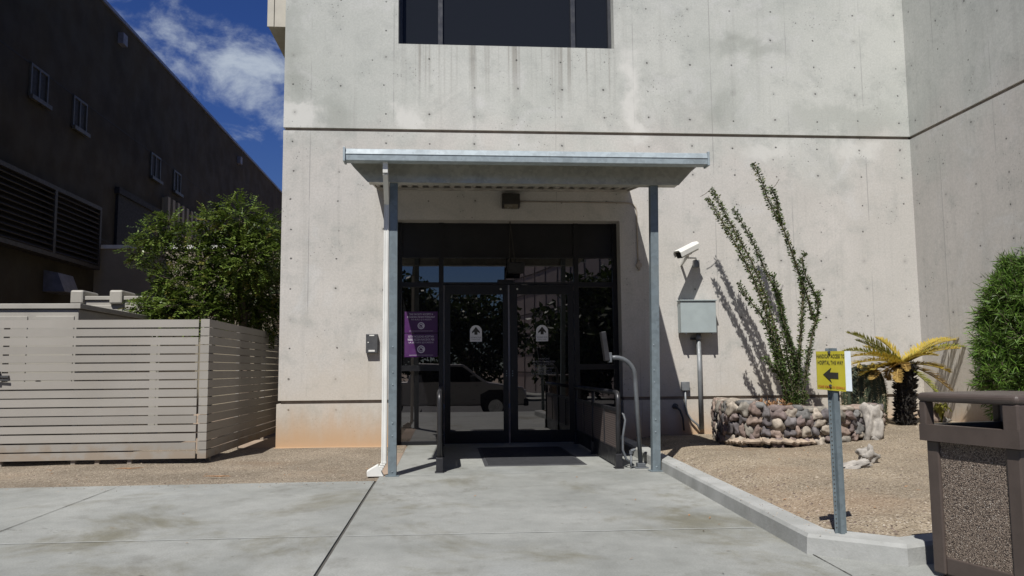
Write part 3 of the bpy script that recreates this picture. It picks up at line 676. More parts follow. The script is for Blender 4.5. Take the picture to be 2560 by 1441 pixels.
m = MB(); m.box(gx0+0.03, gx1-0.03, WY-0.07, WY-0.002, zbk-0.035, zbk-0.008); m.box(gx0+0.03, gx1-0.03, WY-0.0135, WY-0.002, zbk-0.006, zbk+0.06); m.build('wall_angle', M['deck'], can)
for x in (gx0+0.005, gx1-0.025): m = MB(); m.prism([(x, YG+0.13, zfr-0.02), (x, WY-0.002, zbk-0.02), (x, WY-0.002, zbk+0.05), (x, YG+0.13, zfr+0.05)], (0.02, 0, 0)); m.build('edge_trim', M['deck'], can)
# posts: open channels with a lip
def post(px_b, px_t, name='post'):
    xb = PZ(px_b, 1186).x; xt = PY(px_t, 470, YP).x; m = MB(); w = 0.043
    for s0, s1, a, b_ in ((-w, w, -w, -w+0.006), (-w, -w+0.006, -w+0.006, w), (w-0.006, w, -w+0.006, w), (-w+0.006, w-0.006, w-0.006, w)):
        m.add([(xb+s0, YP+a, 0), (xb+s1, YP+a, 0), (xb+s1, YP+b_, 0), (xb+s0, YP+b_, 0), (xt+s0, YP+a, bzt), (xt+s1, YP+a, bzt), (xt+s1, YP+b_, bzt), (xt+s0, YP+b_, bzt)], [(0, 3, 2, 1), (4, 5, 6, 7), (0, 1, 5, 4), (1, 2, 6, 5), (2, 3, 7, 6), (3, 0, 4, 7)])
    o = m.build(name, M['galv'], can)
    q = MB(); q.box(xb-0.07, xb+0.07, YP-0.07, YP+0.07, 0.001, 0.009); q.build('base_plate', M['galv'], o)
    for z in (0.05, 0.42, 0.55, 0.95, 1.08, 1.35): q = MB(); q.tube([(xb+rnd(-.006, .006), YP-w-0.007, z), (xb, YP-w, z)], 0.007, 6); q.build('rivet', M['galvw'], o)
    return xb, xt
pl = post(983, 984.5); pr = post(1656, 1634)
# downspout: fluted white pipe with two bends and a shoe
m = MB()
def spout(pts, w=0.052, h=0.07):
    for a, b_ in zip(pts, pts[1:]): m.bar(a, b_, w, h, (0, 1, 0))
xd = pl[0]-0.043-0.032; yd = YP-0.01
pu = PY(963, 405, YG+0.07)
spout([(pu.x, YG+0.09, gzb+0.01), (pu.x+0.002, YG+0.10, gzb-0.11)]); spout([(pu.x+0.002, YG+0.10, gzb-0.10), (xd, yd, gzb-0.36)]); spout([(xd, yd, gzb-0.35), (xd-0.012, yd, 0.13)], 0.054, 0.072)
for s_ in (-0.014, 0.014): m.bar((xd+s_, yd-0.037, gzb-0.36), (xd-0.012+s_, yd-0.037, 0.13), 0.008, 0.006, (0, 1, 0))
dsp = m.build('downspout', M['white'], can, bevel=0.004)
m = MB(); a_ = (xd-0.012, yd, 0.14)
for i in range(5): m.box(a_[0]-0.029-i*0.011, a_[0]+0.029-i*0.013, yd-0.038, yd+0.038, 0.135-i*0.024, 0.153-i*0.022)
m.add([(a_[0]-0.17, yd-0.05, 0.002), (a_[0]+0.0, yd-0.045, 0.002), (a_[0]+0.0, yd+0.045, 0.002), (a_[0]-0.17, yd+0.045, 0.002), (a_[0]-0.175, yd-0.05, 0.055), (a_[0]-0.06, yd-0.045, 0.12), (a_[0]-0.06, yd+0.045, 0.12), (a_[0]-0.175, yd+0.05, 0.055)], [(0, 3, 2, 1), (4, 5, 6, 7), (0, 1, 5, 4), (1, 2, 6, 5), (2, 3, 7, 6), (3, 0, 4, 7)])
for s_ in (-0.03, 0, 0.03): m.bar((a_[0]-0.172, yd+s_, 0.058), (a_[0]-0.06, yd+s_, 0.122), 0.012, 0.01)
m.build('shoe', M['white'], dsp, bevel=0.004)

# ------------------------------------------------------------------ wall lamp, conduit, sensor, boxes, camera
def w_(px, py, y=WY): return PY(px, py, y)
a, b_ = w_(1254, 484), w_(1298, 523)
lamp = thing('wall_lamp', (a.x, WY, b_.z), 'dark bronze square wall lamp under the canopy above the doors', 'lamp')
m = MB(); m.prism([(a.x, WY, a.z), (a.x, WY-0.14, a.z-0.03), (a.x, WY-0.15, b_.z+0.05), (a.x, WY-0.10, b_.z), (a.x, WY, b_.z)], (b_.x-a.x, 0, 0)); m.build('case', M['bronze'], lamp, bevel=0.01)
m = MB(); m.prism([(a.x+0.03, WY-0.149, b_.z+0.04), (a.x+0.03, WY-0.105, b_.z-0.004), (a.x+0.03, WY-0.02, b_.z-0.008), (a.x+0.03, WY-0.02, b_.z+0.03)], (b_.x-a.x-0.06, 0, 0)); m.build('lens', M['lens'], lamp)
p0, p1, p2, p3 = w_(1298, 505), w_(1570, 507), w_(1591, 530), w_(1593, 656)
cd = thing('lamp_conduit', p3, 'thin painted conduit bending from the wall lamp down to a small round junction box', 'conduit')
m = MB(); yc = WY-0.012
pts = [(p0.x, yc, p0.z), (p1.x-0.02, yc, p0.z-0.005)] + [(p.x, yc, p.z) for p in arc((p2.x-0.13, yc, p0.z-0.135), 0.13, math.pi/2, 0, X1, Z1, 8)] + [(p2.x+0.004, yc, p3.z)]
m.tube(pts, 0.010, 8); m.build('tube', M['pipew'], cd, smooth=True)
q0, q1 = w_(1589, 654), w_(1604, 674)
m = MB(); m.tube([((q0.x+q1.x)/2, WY-0.05, (q0.z+q1.z)/2), ((q0.x+q1.x)/2, WY, (q0.z+q1.z)/2)], (q1.x-q0.x)/2, 14); m.bar(((q0.x+q1.x)/2, WY-0.03, q0.z+0.02), ((q0.x+q1.x)/2, WY-0.03, q1.z-0.02), 0.03, 0.03, (0, 1, 0)); m.build('junction_box', M['pipew'], cd)
# motion sensor hanging over the doors
t0 = PY(1275, 552, WY+0.12); s0, s1 = PY(1269, 657, WY-0.05), PY(1312, 684, WY-0.05)
sen = thing('motion_sensor', (t0.x, WY-0.05, s1.z), 'black motion sensor box hanging from a thin bracket over the double doors', 'sensor')
m = MB(); m.prism([(s0.x, WY-0.10, s0.z), (s1.x-0.01, WY-0.10, s0.z), (s1.x, WY-0.10, s0.z-0.035), (s1.x-0.02, WY-0.10, s1.z), (s0.x, WY-0.10, s1.z)], (0, 0.09, 0)); m.build('housing', M['liner'], sen, bevel=0.008)
m = MB(); m.bar((t0.x, WY+0.12, oz), (s0.x+0.03, WY-0.04, s0.z), 0.016, 0.022, (0, 1, 0)); m.bar((t0.x+0.004, WY+0.08, oz-0.06), (s0.x+0.11, WY-0.05, s0.z-0.003), 0.016, 0.016, (0, 1, 0)); m.bar((s0.x+0.004, WY-0.02, s0.z-0.01), (s0.x-0.02, YD-0.005, ez(702)), 0.012, 0.02, (0, 1, 0)); m.build('bracket', M['bronze'], sen)
# lockbox
a, b_ = w_(916, 836), w_(947, 885)
kb = thing('intercom_box', (a.x, WY, b_.z), 'small dark grey call box with two pale labels on the wall left of the entrance', 'call box')
m = MB(); m.box(a.x, b_.x-0.012, WY-0.075, WY-0.001, b_.z+0.01, a.z); m.build('case', M['dgrey'], kb, bevel=0.006)
m = MB(); xm = (a.x+b_.x)/2-0.006; m.box(xm-0.035, xm+0.035, WY-0.079, WY-0.075, a.z-0.03, a.z-0.012); m.build('label_plate', M['label'], kb); m = MB(); m.box(xm-0.045, xm+0.045, WY-0.079, WY-0.075, b_.z+0.03, b_.z+0.055); m.build('label_plate', M['label'], kb)
m = MB(); m.tube([(xm-0.05, WY-0.083, (a.z+b_.z)/2+0.02), (xm-0.05, WY-0.074, (a.z+b_.z)/2+0.02)], 0.010, 10); m.build('button', M['label'], kb)
# electrical cabinet with its pipe
YC = WY-0.20
a, b_ = PY(1701, 752, YC), PY(1792, 832, YC)
cb = thing('electrical_cabinet', (a.x, WY, 0.25), 'large grey metal electrical cabinet on the wall between the canopy post and the ocotillo', 'cabinet')
m = MB(); m.box(a.x, b_.x, YC, WY-0.03, b_.z, a.z); m.build('case', M['cab'], cb, bevel=0.006)
m = MB(); m.box(a.x-0.012, b_.x+0.012, YC-0.018, WY-0.032, a.z-0.004, a.z+0.012); m.build('lid', M['cab'], cb, bevel=0.003)
for x in (a.x+0.07, b_.x-0.06): m = MB(); m.box(x-0.012, x+0.012, YC-0.012, YC+0.02, b_.z-0.022, b_.z+0.002); m.build('latch', M['dgrey'], cb)
m = MB(); m.box(a.x+0.06, b_.x-0.06, WY-0.03, WY-0.001, b_.z+0.05, a.z-0.05); m.build('mounting_plate', M['dgrey'], cb)
pt, pb = PY(1746, 838, WY-0.09), PY(1756, 1085, WY-0.09)
m = MB(); xx = PY(1750, 960, WY-0.09).x; m.tube([(xx, WY-0.09, b_.z), (xx, WY-0.09, 0.2)], 0.034, 14); m.tube([(xx, WY-0.09, b_.z-0.10), (xx, WY-0.09, b_.z-0.04)], 0.042, 14); m.build('riser_pipe', M['pipe'], cb, smooth=True)
m = MB(); m.box(xx-0.10, xx+0.06, WY-0.045, WY-0.001, b_.z-0.10, b_.z-0.065); m.build('clamp', M['dgrey'], cb)
# small outlet box low on the wall
a, b_ = PY(1704, 955, WY-0.06), PY(1725, 977, WY-0.06)
ob = thing('outlet_box', (a.x, WY, 0.3), 'small grey outlet box low on the wall with a conduit curving to the ground', 'outlet box')
m = MB(); m.box(a.x, b_.x, WY-0.06, WY-0.001, b_.z, a.z); m.build('case', M['pipe'], ob, bevel=0.005)
xm = a.x+0.06
m = MB(); m.tube([(xm, WY-0.03, b_.z+0.002), (xm, WY-0.03, 0.52), (xm+0.02, WY-0.04, 0.42), (xm+0.07, WY-0.06, 0.34), (xm+0.16, WY-0.08, 0.26), (xm+0.19, WY-0.08, 0.18)], 0.016, 8); m.build('conduit', M['pipe'], ob, smooth=True)
q = PY(1691, 1016, WY-0.05)
ps = thing('wall_hose', (q.x, WY, 0.2), 'short dark hose curving out of the wall and down beside the outlet box', 'hose')
m = MB(); m.tube([(q.x-0.02, WY+0.0, q.z), (q.x-0.01, WY-0.05, q.z), (q.x+0.05, WY-0.07, q.z-0.06), (q.x+0.09, WY-0.07, q.z-0.18), (q.x+0.10, WY-0.07, 0.18)], 0.016, 8); m.build('tube', M['dgrey'], ps, smooth=True)
m = MB(); m.rock((q.x-0.01, WY-0.02, q.z), (0.045, 0.03, 0.045), None, 4, 2, 0.3); m.build('collar', M['dgrey'], ps)
# security camera
YK = WY-0.34
f_, b_ = PY(1697, 637, YK-0.08), PY(1738, 616, YK+0.12)
bx = PY(1741, 659, WY-0.05)
sc_ = thing('security_camera', (bx.x, WY, bx.z), 'white security camera in a sunshield on a wall bracket above the electrical cabinet', 'security camera')
ax = (Vector(b_)-Vector(f_)).normalized(); up_ = (Vector((0, 0, 1))-ax*ax.z).normalized(); sd = ax.cross(up_)
if sd.x < 0: sd = -sd
T = Matrix((sd, ax, up_)).transposed().to_4x4(); T.translation = (Vector(f_)+Vector(b_))/2; ln = (Vector(b_)-Vector(f_)).length
m = MB(); m.T = T; hw, hh = 0.072, 0.066
out = [(-hw, -hh*0.5), (-hw, hh*0.5), (-hw*0.6, hh), (hw*0.6, hh), (hw, hh*0.5), (hw, -hh*0.5)]
inn = [(x*0.9, z*0.9-0.002) for x, z in out][::-1]
m.prism([(x, -ln/2-0.03, z) for x, z in out+inn], (0, ln+0.05, 0)); m.build('sunshield', M['white'], sc_)
m = MB(); m.T = T; m.box(-0.052, 0.052, -ln/2, ln/2, -0.062, 0.045); m.build('body', M['white'], sc_, bevel=0.01)
m = MB(); m.T = T; m.box(-0.045, 0.045, -ln/2-0.004, -ln/2+0.01, -0.05, 0.035); m.build('lens', M['liner'], sc_)
m = MB(); c0 = (Vector(f_)+Vector(b_))/2-up_*0.062; m.tube([c0, c0+Vector((0.0, 0.02, -0.05)), (bx.x-0.03, WY-0.12, bx.z+0.07), (bx.x, WY-0.04, bx.z+0.06)], 0.014, 8); m.bar(c0-ax*0.06, c0+ax*0.06, 0.05, 0.025); m.bar(c0+Vector((-0.02, 0.02, -0.04)), (bx.x-0.22, WY, bx.z-0.02), 0.03, 0.03, (0, 1, 0)); m.build('bracket', M['white'], sc_)
m = MB(); m.box(bx.x-0.045, bx.x+0.04, WY-0.085, WY-0.001, bx.z-0.06, bx.z+0.05); m.build('junction_box', M['pipe'], sc_, bevel=0.006)

# ------------------------------------------------------------------ door furniture on the slab
a, b_ = PZ(1193, 1120), PZ(1437, 1165)
mt = thing('door_mat', (1.03, 10.5, 0), 'black ribbed rubber door mat on the slab before the double doors', 'mat')
m = MB(); mx0, mx1, my0, my1 = 0.44, 1.62, 9.43, 11.65
m.prism([(mx0, my0, 0.001), (mx0+0.03, my0+0.03, 0.012), (mx1-0.03, my0+0.03, 0.012), (mx1, my0, 0.001)], (0, 0, -0.0005)); m.v = []; m.f = []; m.mi = []
m.add([(mx0, my0, .001), (mx1, my0, .001), (mx1, my1, .001), (mx0, my1, .001), (mx0+.045, my0+.045, .010), (mx1-.045, my0+.045, .010), (mx1-.045, my1-.045, .010), (mx0+.045, my1-.045, .010)], [(0, 1, 5, 4), (1, 2, 6, 5), (2, 3, 7, 6), (3, 0, 4, 7)])
m.build('border', M['mat2'], mt)
m = MB()
y = my0+0.047
while y < my1-0.06: m.box(mx0+.047, mx1-.047, y, y+0.016, 0.002, 0.0105); m.box(mx0+.047, mx1-.047, y+0.0165, y+0.023, 0.002, 0.006); y += 0.0235
m.build('pile', M['mat'], mt)
def meshm():
    b = NB('perforated_brown_mesh'); o = b.xyz()
    fy = b.math('FRACT', b.math('MULTIPLY', o[1], 28)); fz = b.math('FRACT', b.math('MULTIPLY', o[2], 40))
    h = b.math('MULTIPLY', b.rng(fy, 0.35, 0.4), b.rng(fz, 0.42, 0.48))
    c = b.mix(h, (0.17, 0.135, 0.12), (0.035, 0.03, 0.03)); return b.fin(c, 0.6, 0.2)
M['mesh'] = meshm()
def guard(x0, yf, yr, h, label, x1=None):
    x1 = x0 if x1 is None else x1
    t = thing('guard_rail', (x0, yf, 0), label, 'guard rail', 'black guard rails flanking the doors')
    D = Vector((x1-x0, yr-yf, 0)); D.normalize(); A = Vector((x0, yf, 0)); LN = math.hypot(x1-x0, yr-yf)
    at = lambda s_, z: A+D*s_+Vector((0, 0, z))
    r = 0.028
    m = MB(); m.tube([at(0.04, 0.02), at(0.035, h*0.55), at(0.0, h-0.14)] + [at(0.10-0.10*math.cos(k*math.pi/12), h-0.10+0.10*math.sin(k*math.pi/12)) for k in range(1, 7)] + [at(LN, h)], r, 10); m.build('top_rail', M['blackm'], t, smooth=True)
    for s_ in ((0.04, LN*0.52, LN-0.05)):
        if s_ > 0.1:
            m = MB(); m.tube([at(s_, 0.01), at(s_, h-0.01)], 0.024, 10); m.build('post', M['blackm'], t, smooth=True)
        m = MB(); m.bar(at(s_-0.06, 0.006), at(s_+0.06, 0.006), 0.10, 0.010); m.bar(at(s_, 0.011), at(s_, 0.16), 0.075, 0.075); m.build('foot', M['blackm'], t, bevel=0.004)
    m = MB(); m.bar(at(0.03, h-0.19), at(LN-0.03, h-0.19), 0.03, 0.04); m.build('mid_rail', M['blackm'], t)
    m = MB(); m.bar(at(0.06, 0.115), at(LN-0.06, 0.115), 0.022, 0.19); m.build('kick_plate', M['blackm'], t)
    m = MB(); m.bar(at(0.06, (0.21+h-0.215)/2), at(LN-0.06, (0.21+h-0.215)/2), 0.010, h-0.425); m.build('mesh_panel', M['mesh'], t)
    for s_ in (LN*0.26, LN*0.76): m = MB(); m.bar(at(s_, 0.2), at(s_, h-0.2), 0.03, 0.03); m.build('stile', M['blackm'], t)
    return t
hl = PY(1097, 983, 8.95).z; hr = PY(1545, 982, 9.05).z
guard(-0.07, 8.93, 12.15, hl, 'black guard rail left of the mat, seen end-on beside the left canopy post', -0.07)
guard(1.905, 9.02, 12.15, hr, 'black guard rail with a mesh panel right of the mat, beside the push button stand', 1.93)
# push button stand
p = PZ(1600, 1168); YQ = 9.06
pd = thing('push_button_stand', (p.x, YQ, 0), 'grey gooseneck stand with a tall push plate right of the doors', 'button stand')
zt_ = PY(1560, 894, YQ).z; xe = PY(1527, 894, YQ).x; xt = PY(1588, 960, YQ).x; xb = PY(1602, 1165, YQ).x
m = MB(); rr = 0.22
m.tube([(xb, YQ, 0.01), (xt+0.01, YQ, zt_-0.45), (xt, YQ, zt_-rr)] + [(xt-rr+rr*math.cos(k*math.pi/16), YQ, zt_-rr+rr*math.sin(k*math.pi/16)) for k in range(1, 9)] + [(xe, YQ, zt_-0.004)], 0.025, 14); m.build('tube', M['ped'], pd, smooth=True)
m = MB(); m.box(xb-0.075, xb+0.075, YQ-0.07, YQ+0.07, 0.001, 0.012); m.box(xb-0.045, xb+0.045, YQ-0.045, YQ+0.045, 0.012, 0.055); m.build('base_plate', M['ped'], pd, bevel=0.004)
pa, pb = PY(1507, 830, YQ), PY(1518, 898, YQ)
m = MB(); m.bar((pa.x-0.003, YQ, pa.z), (pb.x-0.004, YQ, pb.z-0.02), 0.052, 0.12, (0, 1, 0)); m.build('push_plate', M['blackm'], pd, bevel=0.006)
m = MB(); m.bar((xe-0.03, YQ, zt_), (xe+0.004, YQ, zt_), 0.10, 0.11); m.build('bracket', M['ped'], pd, bevel=0.004)
a = PY(1556, 1033, YQ); b_ = PY(1575, 1168, YQ)
hs = thing('flexible_conduit', (b_.x, YQ, 0), 'thin grey flexible conduit looping on the slab between guard rail and button stand', 'conduit')
m = MB(); m.tube([(a.x-0.03, YQ+0.05, a.z+0.01), (a.x+0.02, YQ+0.04, a.z-0.02), (a.x+0.03, YQ, a.z-0.08), (a.x+0.0, YQ, 0.35), (a.x-0.005, YQ, 0.2), (a.x+0.03, YQ, 0.10), (a.x+0.11, YQ-0.02, 0.03), (b_.x+0.0, YQ-0.05, 0.022), (b_.x+0.01, YQ-0.02, 0.07), (b_.x+0.015, YQ+0.0, 0.16)], 0.014, 8); m.build('tube', M['ped'], hs, smooth=True)
m = MB(); m.tube([(b_.x+0.015, YQ, 0.15), (b_.x+0.015, YQ, 0.19)], 0.022, 10); m.tube([(b_.x+0.015, YQ, 0.185), (b_.x+0.06, YQ, 0.20)], 0.018, 8); m.build('fitting', M['ped'], hs)

# ------------------------------------------------------------------ yellow sign
yb = PZ(2106, 1333, 0.12).y
sp = PZ(2106, 1333, 0.12); st = PY(2081, 871, yb-0.02)
sg = thing('directional_sign', (sp.x, sp.y, 0.1), 'yellow HANDICAP ACCESS TO HOSPITAL sign on a leaning steel post by the kerb', 'sign')
m = MB(); t = (Vector(st)-Vector(sp)).normalized(); base = Vector(sp)-t*0.12
fx = Vector((1, 0.0, 0)); nrm = Vector((0, 1, 0))
hat = [(-0.036, 0.016), (-0.016, 0.016), (-0.012, -0.012), (0.012, -0.012), (0.016, 0.016), (0.036, 0.016), (0.036, 0.020), (0.013, 0.020), (0.009, -0.008), (-0.009, -0.008), (-0.013, 0.020), (-0.036, 0.020)]
m.prism([base+fx*x+nrm*y for x, y in hat], Vector(st)-base); m.build('post', M['galv'], sg)
m = MB()
for i in range(36):
    q = Vector(sp)+t*(0.03+i*0.0254)
    m.tube([q+fx*-0.026+nrm*0.0145, q+fx*-0.026+nrm*0.017], 0.0045, 6)
m.build('hole', M['joint'], sg)
yq = yb-0.035
def sgp(px, py, dy=0): return PY(px, py, yq+dy)
A, B, Cc, D = sgp(2040, 879), sgp(2111, 878), sgp(2115.5, 980), sgp(2044, 973.5)
m = MB(); m.prism([A, B, Cc, D], (0, 0.004, 0)); pn = m.build('panel', M['yellow'], sg)
m = MB(); m.prism([sgp(2042, 880, .0045), sgp(2126, 878, .0045), sgp(2131, 979, .0045), sgp(2046, 974, .0045)], (0, 0.012, 0)); m.build('backing_board', M['signw'], sg)
rx = (B-A).normalized(); uz = (A-D).normalized(); Wd = (B-A).length; Hd = (A-D).length
def sgt(s_, v, w, h, mat, u=0.5, bold=0.012):
    lo = A.lerp(B, u); hi = D.lerp(Cc, u); O = lo.lerp(hi, v)-Vector((0, 0.003, 0)); rr_ = (B-A).lerp(Cc-D, v)
    return text('lettering', s_, O, rr_, uz, Wd*w, Hd*h, mat, pn, bold)
sgt('HANDICAP ACCESS TO', 0.125, 0.98, 0.105, M['ink'], 0.49); sgt('HOSPITAL THIS WAY', 0.29, 0.90, 0.105, M['ink'], 0.48); sgt('PLEASE REMAIN ON SIDEWALK', 0.915, 0.93, 0.065, M['red'], 0.49, 0.02)
def sq(u, v): return A.lerp(B, u).lerp(D.lerp(Cc, u), v)-Vector((0, 0.0035, 0))
m = MB(); m.prism([sq(.21, .60), sq(.50, .42), sq(.44, .54), sq(.74, .54), sq(.74, .69), sq(.44, .69), sq(.50, .80)], (0, 0.002, 0)); m.build('arrow', M['ink'], pn)
for v in (0.03, 0.88): m = MB(); q = sq(.44, v); m.tube([q-Vector((0, 0.006, 0)), q+Vector((0, 0.004, 0))], 0.008, 8); m.build('bolt', M['dgrey'], pn)

# ------------------------------------------------------------------ trash bin
Lc = PY(2296, 1040, 4.25); Rc = PY(2546, 1060, 3.68)
e1 = Vector((Rc.x-Lc.x, Rc.y-Lc.y, 0)); wid = e1.length; e1.normalize(); e2 = Vector((-e1.y, e1.x, 0))
if e2.x < 0: e2 = -e2
T = Matrix((e1, e2, Vector((0, 0, 1)))).transposed().to_4x4(); T.translation = (Lc.x, Lc.y, 0)
bn = thing('litter_bin', T @ Vector((wid/2, wid/2, 0)), 'brown litter bin with pebbled aggregate side panels and an open hooded lid', 'litter bin')
w = wid; i_ = 0.022
zl = 0.704; zl2 = 0.790; zo = 0.908; ztop = 0.958
m = MB(); m.T = T; c = 0.075
for a, b_ in ((0, 0), (1, 0), (0, 1), (1, 1)):
    x = i_ if a == 0 else w-i_-c; y = i_ if b_ == 0 else w-i_-c; m.box(x, x+c, y, y+c, 0.02, zl)
m.box(i_+c, w-i_-c, i_+0.008, i_+0.05, 0.02, 0.11); m.box(i_+c, w-i_-c, w-i_-0.05, w-i_-0.008, 0.02, 0.11); m.box(i_+0.008, i_+0.05, i_+c, w-i_-c, 0.02, 0.11); m.box(w-i_-0.05, w-i_-0.008, i_+c, w-i_-c, 0.02, 0.11)
m.box(i_+0.03, w-i_-0.03, i_+0.03, w-i_-0.03, 0.0, 0.02)
m.build('frame', M['bin'], bn, bevel=0.007)
for k, (xa, xb, ya, yb_) in enumerate(((i_+c, w-i_-c, i_+0.014, i_+0.03), (i_+0.014, i_+0.03, i_+c, w-i_-c), (i_+c, w-i_-c, w-i_-0.03, w-i_-0.014), (w-i_-0.03, w-i_-0.014, i_+c, w-i_-c))):
    m = MB(); m.T = T; m.box(xa, xb, ya, yb_, 0.11, zl); m.build('aggregate_panel', M['agg'], bn)
m = MB(); m.T = T
m.box(0, w, 0, 0.045, zl, zl2); m.box(0, w, w-0.045, w, zl, zl2); m.box(0, 0.045, 0.045, w-0.045, zl, zl2); m.box(w-0.045, w, 0.045, w-0.045, zl, zl2)
ld = m.build('lid', M['bin'], bn, bevel=0.008)
for a, b_ in ((0, 0), (1, 0), (0, 1), (1, 1)):
    m = MB(); m.T = T; cc = 0.045 if a == 0 else 0.085
    x = 0.002 if a == 0 else w-0.002-0.085; y = 0.002 if b_ == 0 else w-0.002-0.06; m.box(x, x+cc, y, y+0.06, zl2-0.01, zo+0.005); m.build('lid_post', M['bin'], ld, bevel=0.008)
m = MB(); m.T = T; m.box(-0.006, w+0.006, -0.006, w+0.006, zo, max(ztop, zo+0.05)); m.build('hood', M['bin'], ld, bevel=0.024, seg=4)
m = MB(); m.T = T; m.box(0.07, w-0.07, 0.07, w-0.07, 0.2, zl2-0.06); m.build('liner', M['liner'], bn)

# ------------------------------------------------------------------ slatted fence
YF = PZ(505, 1158).y
fc = PY(508, 1000, YF).x; ztf = PY(300, 797, YF).z; zbf = 0.055
fen = thing('slat_fence', (fc, YF, 0), 'taupe horizontal slat fence with a shaded return running back beside the concrete building', 'fence')
NS = 16; pit = (ztf-zbf)/NS
xgap = PY(491.5, 1000, YF).x; xe0 = -9.0
m = MB()
for i in range(NS):
    z0 = zbf+i*pit; gp = 0.017*rnd(0.75, 1.2); dz = rnd(-.003, .003)
    m.add([(xe0, YF, z0+dz), (xgap, YF, z0+rnd(-.004, .004)), (xgap, YF+0.022, z0), (xe0, YF+0.022, z0), (xe0, YF, z0+pit-gp+dz), (xgap, YF, z0+pit-gp), (xgap, YF+0.022, z0+pit-gp), (xe0, YF+0.022, z0+pit-gp)], [(0, 3, 2, 1), (4, 5, 6, 7), (0, 1, 5, 4), (1, 2, 6, 5), (2, 3, 7, 6), (3, 0, 4, 7)])
m.build('slat_panel', M['fence'], fen)
m = MB(); xcn = PY(497, 1000, YF).x; xcr = PY(519, 1000, YF).x
for i in range(NS):
    z0 = zbf+i*pit; m.box(xcn, xcr, YF-0.006, YF+0.09, z0, z0+pit-0.009)
m.build('corner_trim', M['fence'], fen)
m = MB()
for i in range(NS):
    z0 = zbf+i*pit; gp = 0.010*rnd(0.6, 1.2); m.box(xcr-0.026, xcr-0.004, YF+0.092, 15.6, z0, z0+pit-gp)
m.build('return_panel', M['fence'], fen)
for y in (YF+0.25, 11.95, 13.6, 15.4):
    m = MB(); m.box(xcr-0.078, xcr-0.028, y, y+0.05, -0.05, ztf-0.02); m.build('post', M['fence'], fen)
for px_ in (8, 190, 250, 330):
    x = PY(px_, 1000, YF+0.04).x; m = MB(); m.box(x-0.025, x+0.025, YF+0.024, YF+0.07, -0.05, ztf-0.02); m.build('post', M['fence'], fen)
q = PY(4, 942, YF-0.02)
m = MB(); m.box(q.x-0.12, q.x+0.08, YF-0.03, YF-0.001, q.z-0.012, q.z+0.012); m.box(q.x-0.06, q.x-0.02, YF-0.05, YF-0.001, q.z-0.05, q.z+0.06); m.bar((q.x-0.1, YF-0.03, q.z-0.03), (q.x+0.09, YF-0.03, q.z-0.045), 0.012, 0.02); m.build('latch', M['dgrey'], fen)
# cabinets behind the fence
def cab(name, px0, px1, py, y, dep, label, hump=False):
    a, b_ = PY(px0, py, y), PY(px1, py, y); z = (a.z+b_.z)/2
    t = thing(name, ((a.x+b_.x)/2, y, 0), label, 'cabinet', 'cream cabinets behind the slat fence')
    m = MB(); m.box(a.x, b_.x, y, y+dep, 0, z-0.07); m.build('case', M['cabw'], t, bevel=0.01)
    m = MB(); m.box(a.x-0.03, b_.x+0.03, y-0.03, y+dep, z-0.066, z); m.build('top', M['cabw'], t, bevel=0.006)
    k = a.x
    while k < b_.x-0.3: m = MB(); m.box(k+0.06, min(k+0.78, b_.x-0.05), y-0.014, y-0.001, 0.1, z-0.16); m.build('door', M['cabw'], t, bevel=0.004); k += 0.82
    return t, a, b_, z
cab('equipment_cabinet', -260, 198, 760, YF+0.5, 2.6, 'low cream equipment cabinet with panel doors just behind the left end of the fence')
t, a, b_, z = cab('transformer_cabinet', 190, 405, 741, YF+4.2, 2.0, 'taller cream transformer cabinet with corner caps, half hidden by the leafy tree')
for px_ in (197, 294): x = PY(px_, 735, YF+4.2).x; m = MB(); m.box(x-0.11, x+0.11, YF+4.12, YF+4.75, z-0.14, z+0.10); m.build('corner_cap', M['cabw'], t, bevel=0.03)

# ------------------------------------------------------------------ brown building on the left
XB = -9.5
bb = thing('brown_building', (XB, 22, 0), 'long dark brown stucco building in shade along the left with small windows and louvres', 'building')
def q_(px, py, x=XB): return PX(px, py, x)
zr = (q_(250, 0).z+q_(600, 375).z+q_(690, 468).z)/3
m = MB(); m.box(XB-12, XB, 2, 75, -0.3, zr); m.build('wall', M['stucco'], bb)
m = MB(); m.box(XB-12.02, XB+0.06, 1.94, 75.06, zr, zr+0.10); m.build('coping', M['coping'], bb)
def bwin(x0, y0, x1, y1_):
    a, b_ = q_(x0, (y0*0.75+y1_*0.25)), q_(x1, (y0*0.25+y1_*0.75)); ya, yb_ = a.y, b_.y
    zt_, zb_ = q_(x0, y0).z, q_(x1, y1_).z
    m = MB(); fr = 0.06
    m.box(XB+0.002, XB+0.05, ya, ya+fr, zb_, zt_); m.box(XB+0.002, XB+0.05, yb_-fr, yb_, zb_, zt_); m.box(XB+0.002, XB+0.05, ya+fr, yb_-fr, zt_-fr, zt_); m.box(XB+0.002, XB+0.05, ya+fr, yb_-fr, zb_, zb_+fr)
    ym = (ya+yb_)/2; m.box(XB+0.002, XB+0.045, ym-0.03, ym+0.03, zb_+fr, zt_-fr)
    o = m.build('window', M['wframe'], bb)
    m = MB(); m.box(XB+0.051, XB+0.13, ya-0.05, yb_+0.05, zb_-0.08, zb_+0.02); m.build('sill', M['wframe'], o)
    m = MB(); m.box(XB+0.004, XB+0.016, ya+fr, ym-0.03, zb_+fr, zt_-fr); m.box(XB+0.004, XB+0.016, ym+0.03, yb_-fr, zb_+fr, zt_-fr); m.build('pane', M['liner'], o)
bwin(73, 155, 116, 268); bwin(180, 236, 213, 338); bwin(375, 379, 398, 457); bwin(432, 424, 449, 489); bwin(545, 505, 556, 560)
for px_, py in ((300, 100), (595, 402)):
    q = q_(px_, py); m = MB(); m.box(XB+0.001, XB+0.16, q.y-0.16, q.y+0.16, q.z-0.16, q.z+0.16); m.build('scupper', M['hood'], bb)
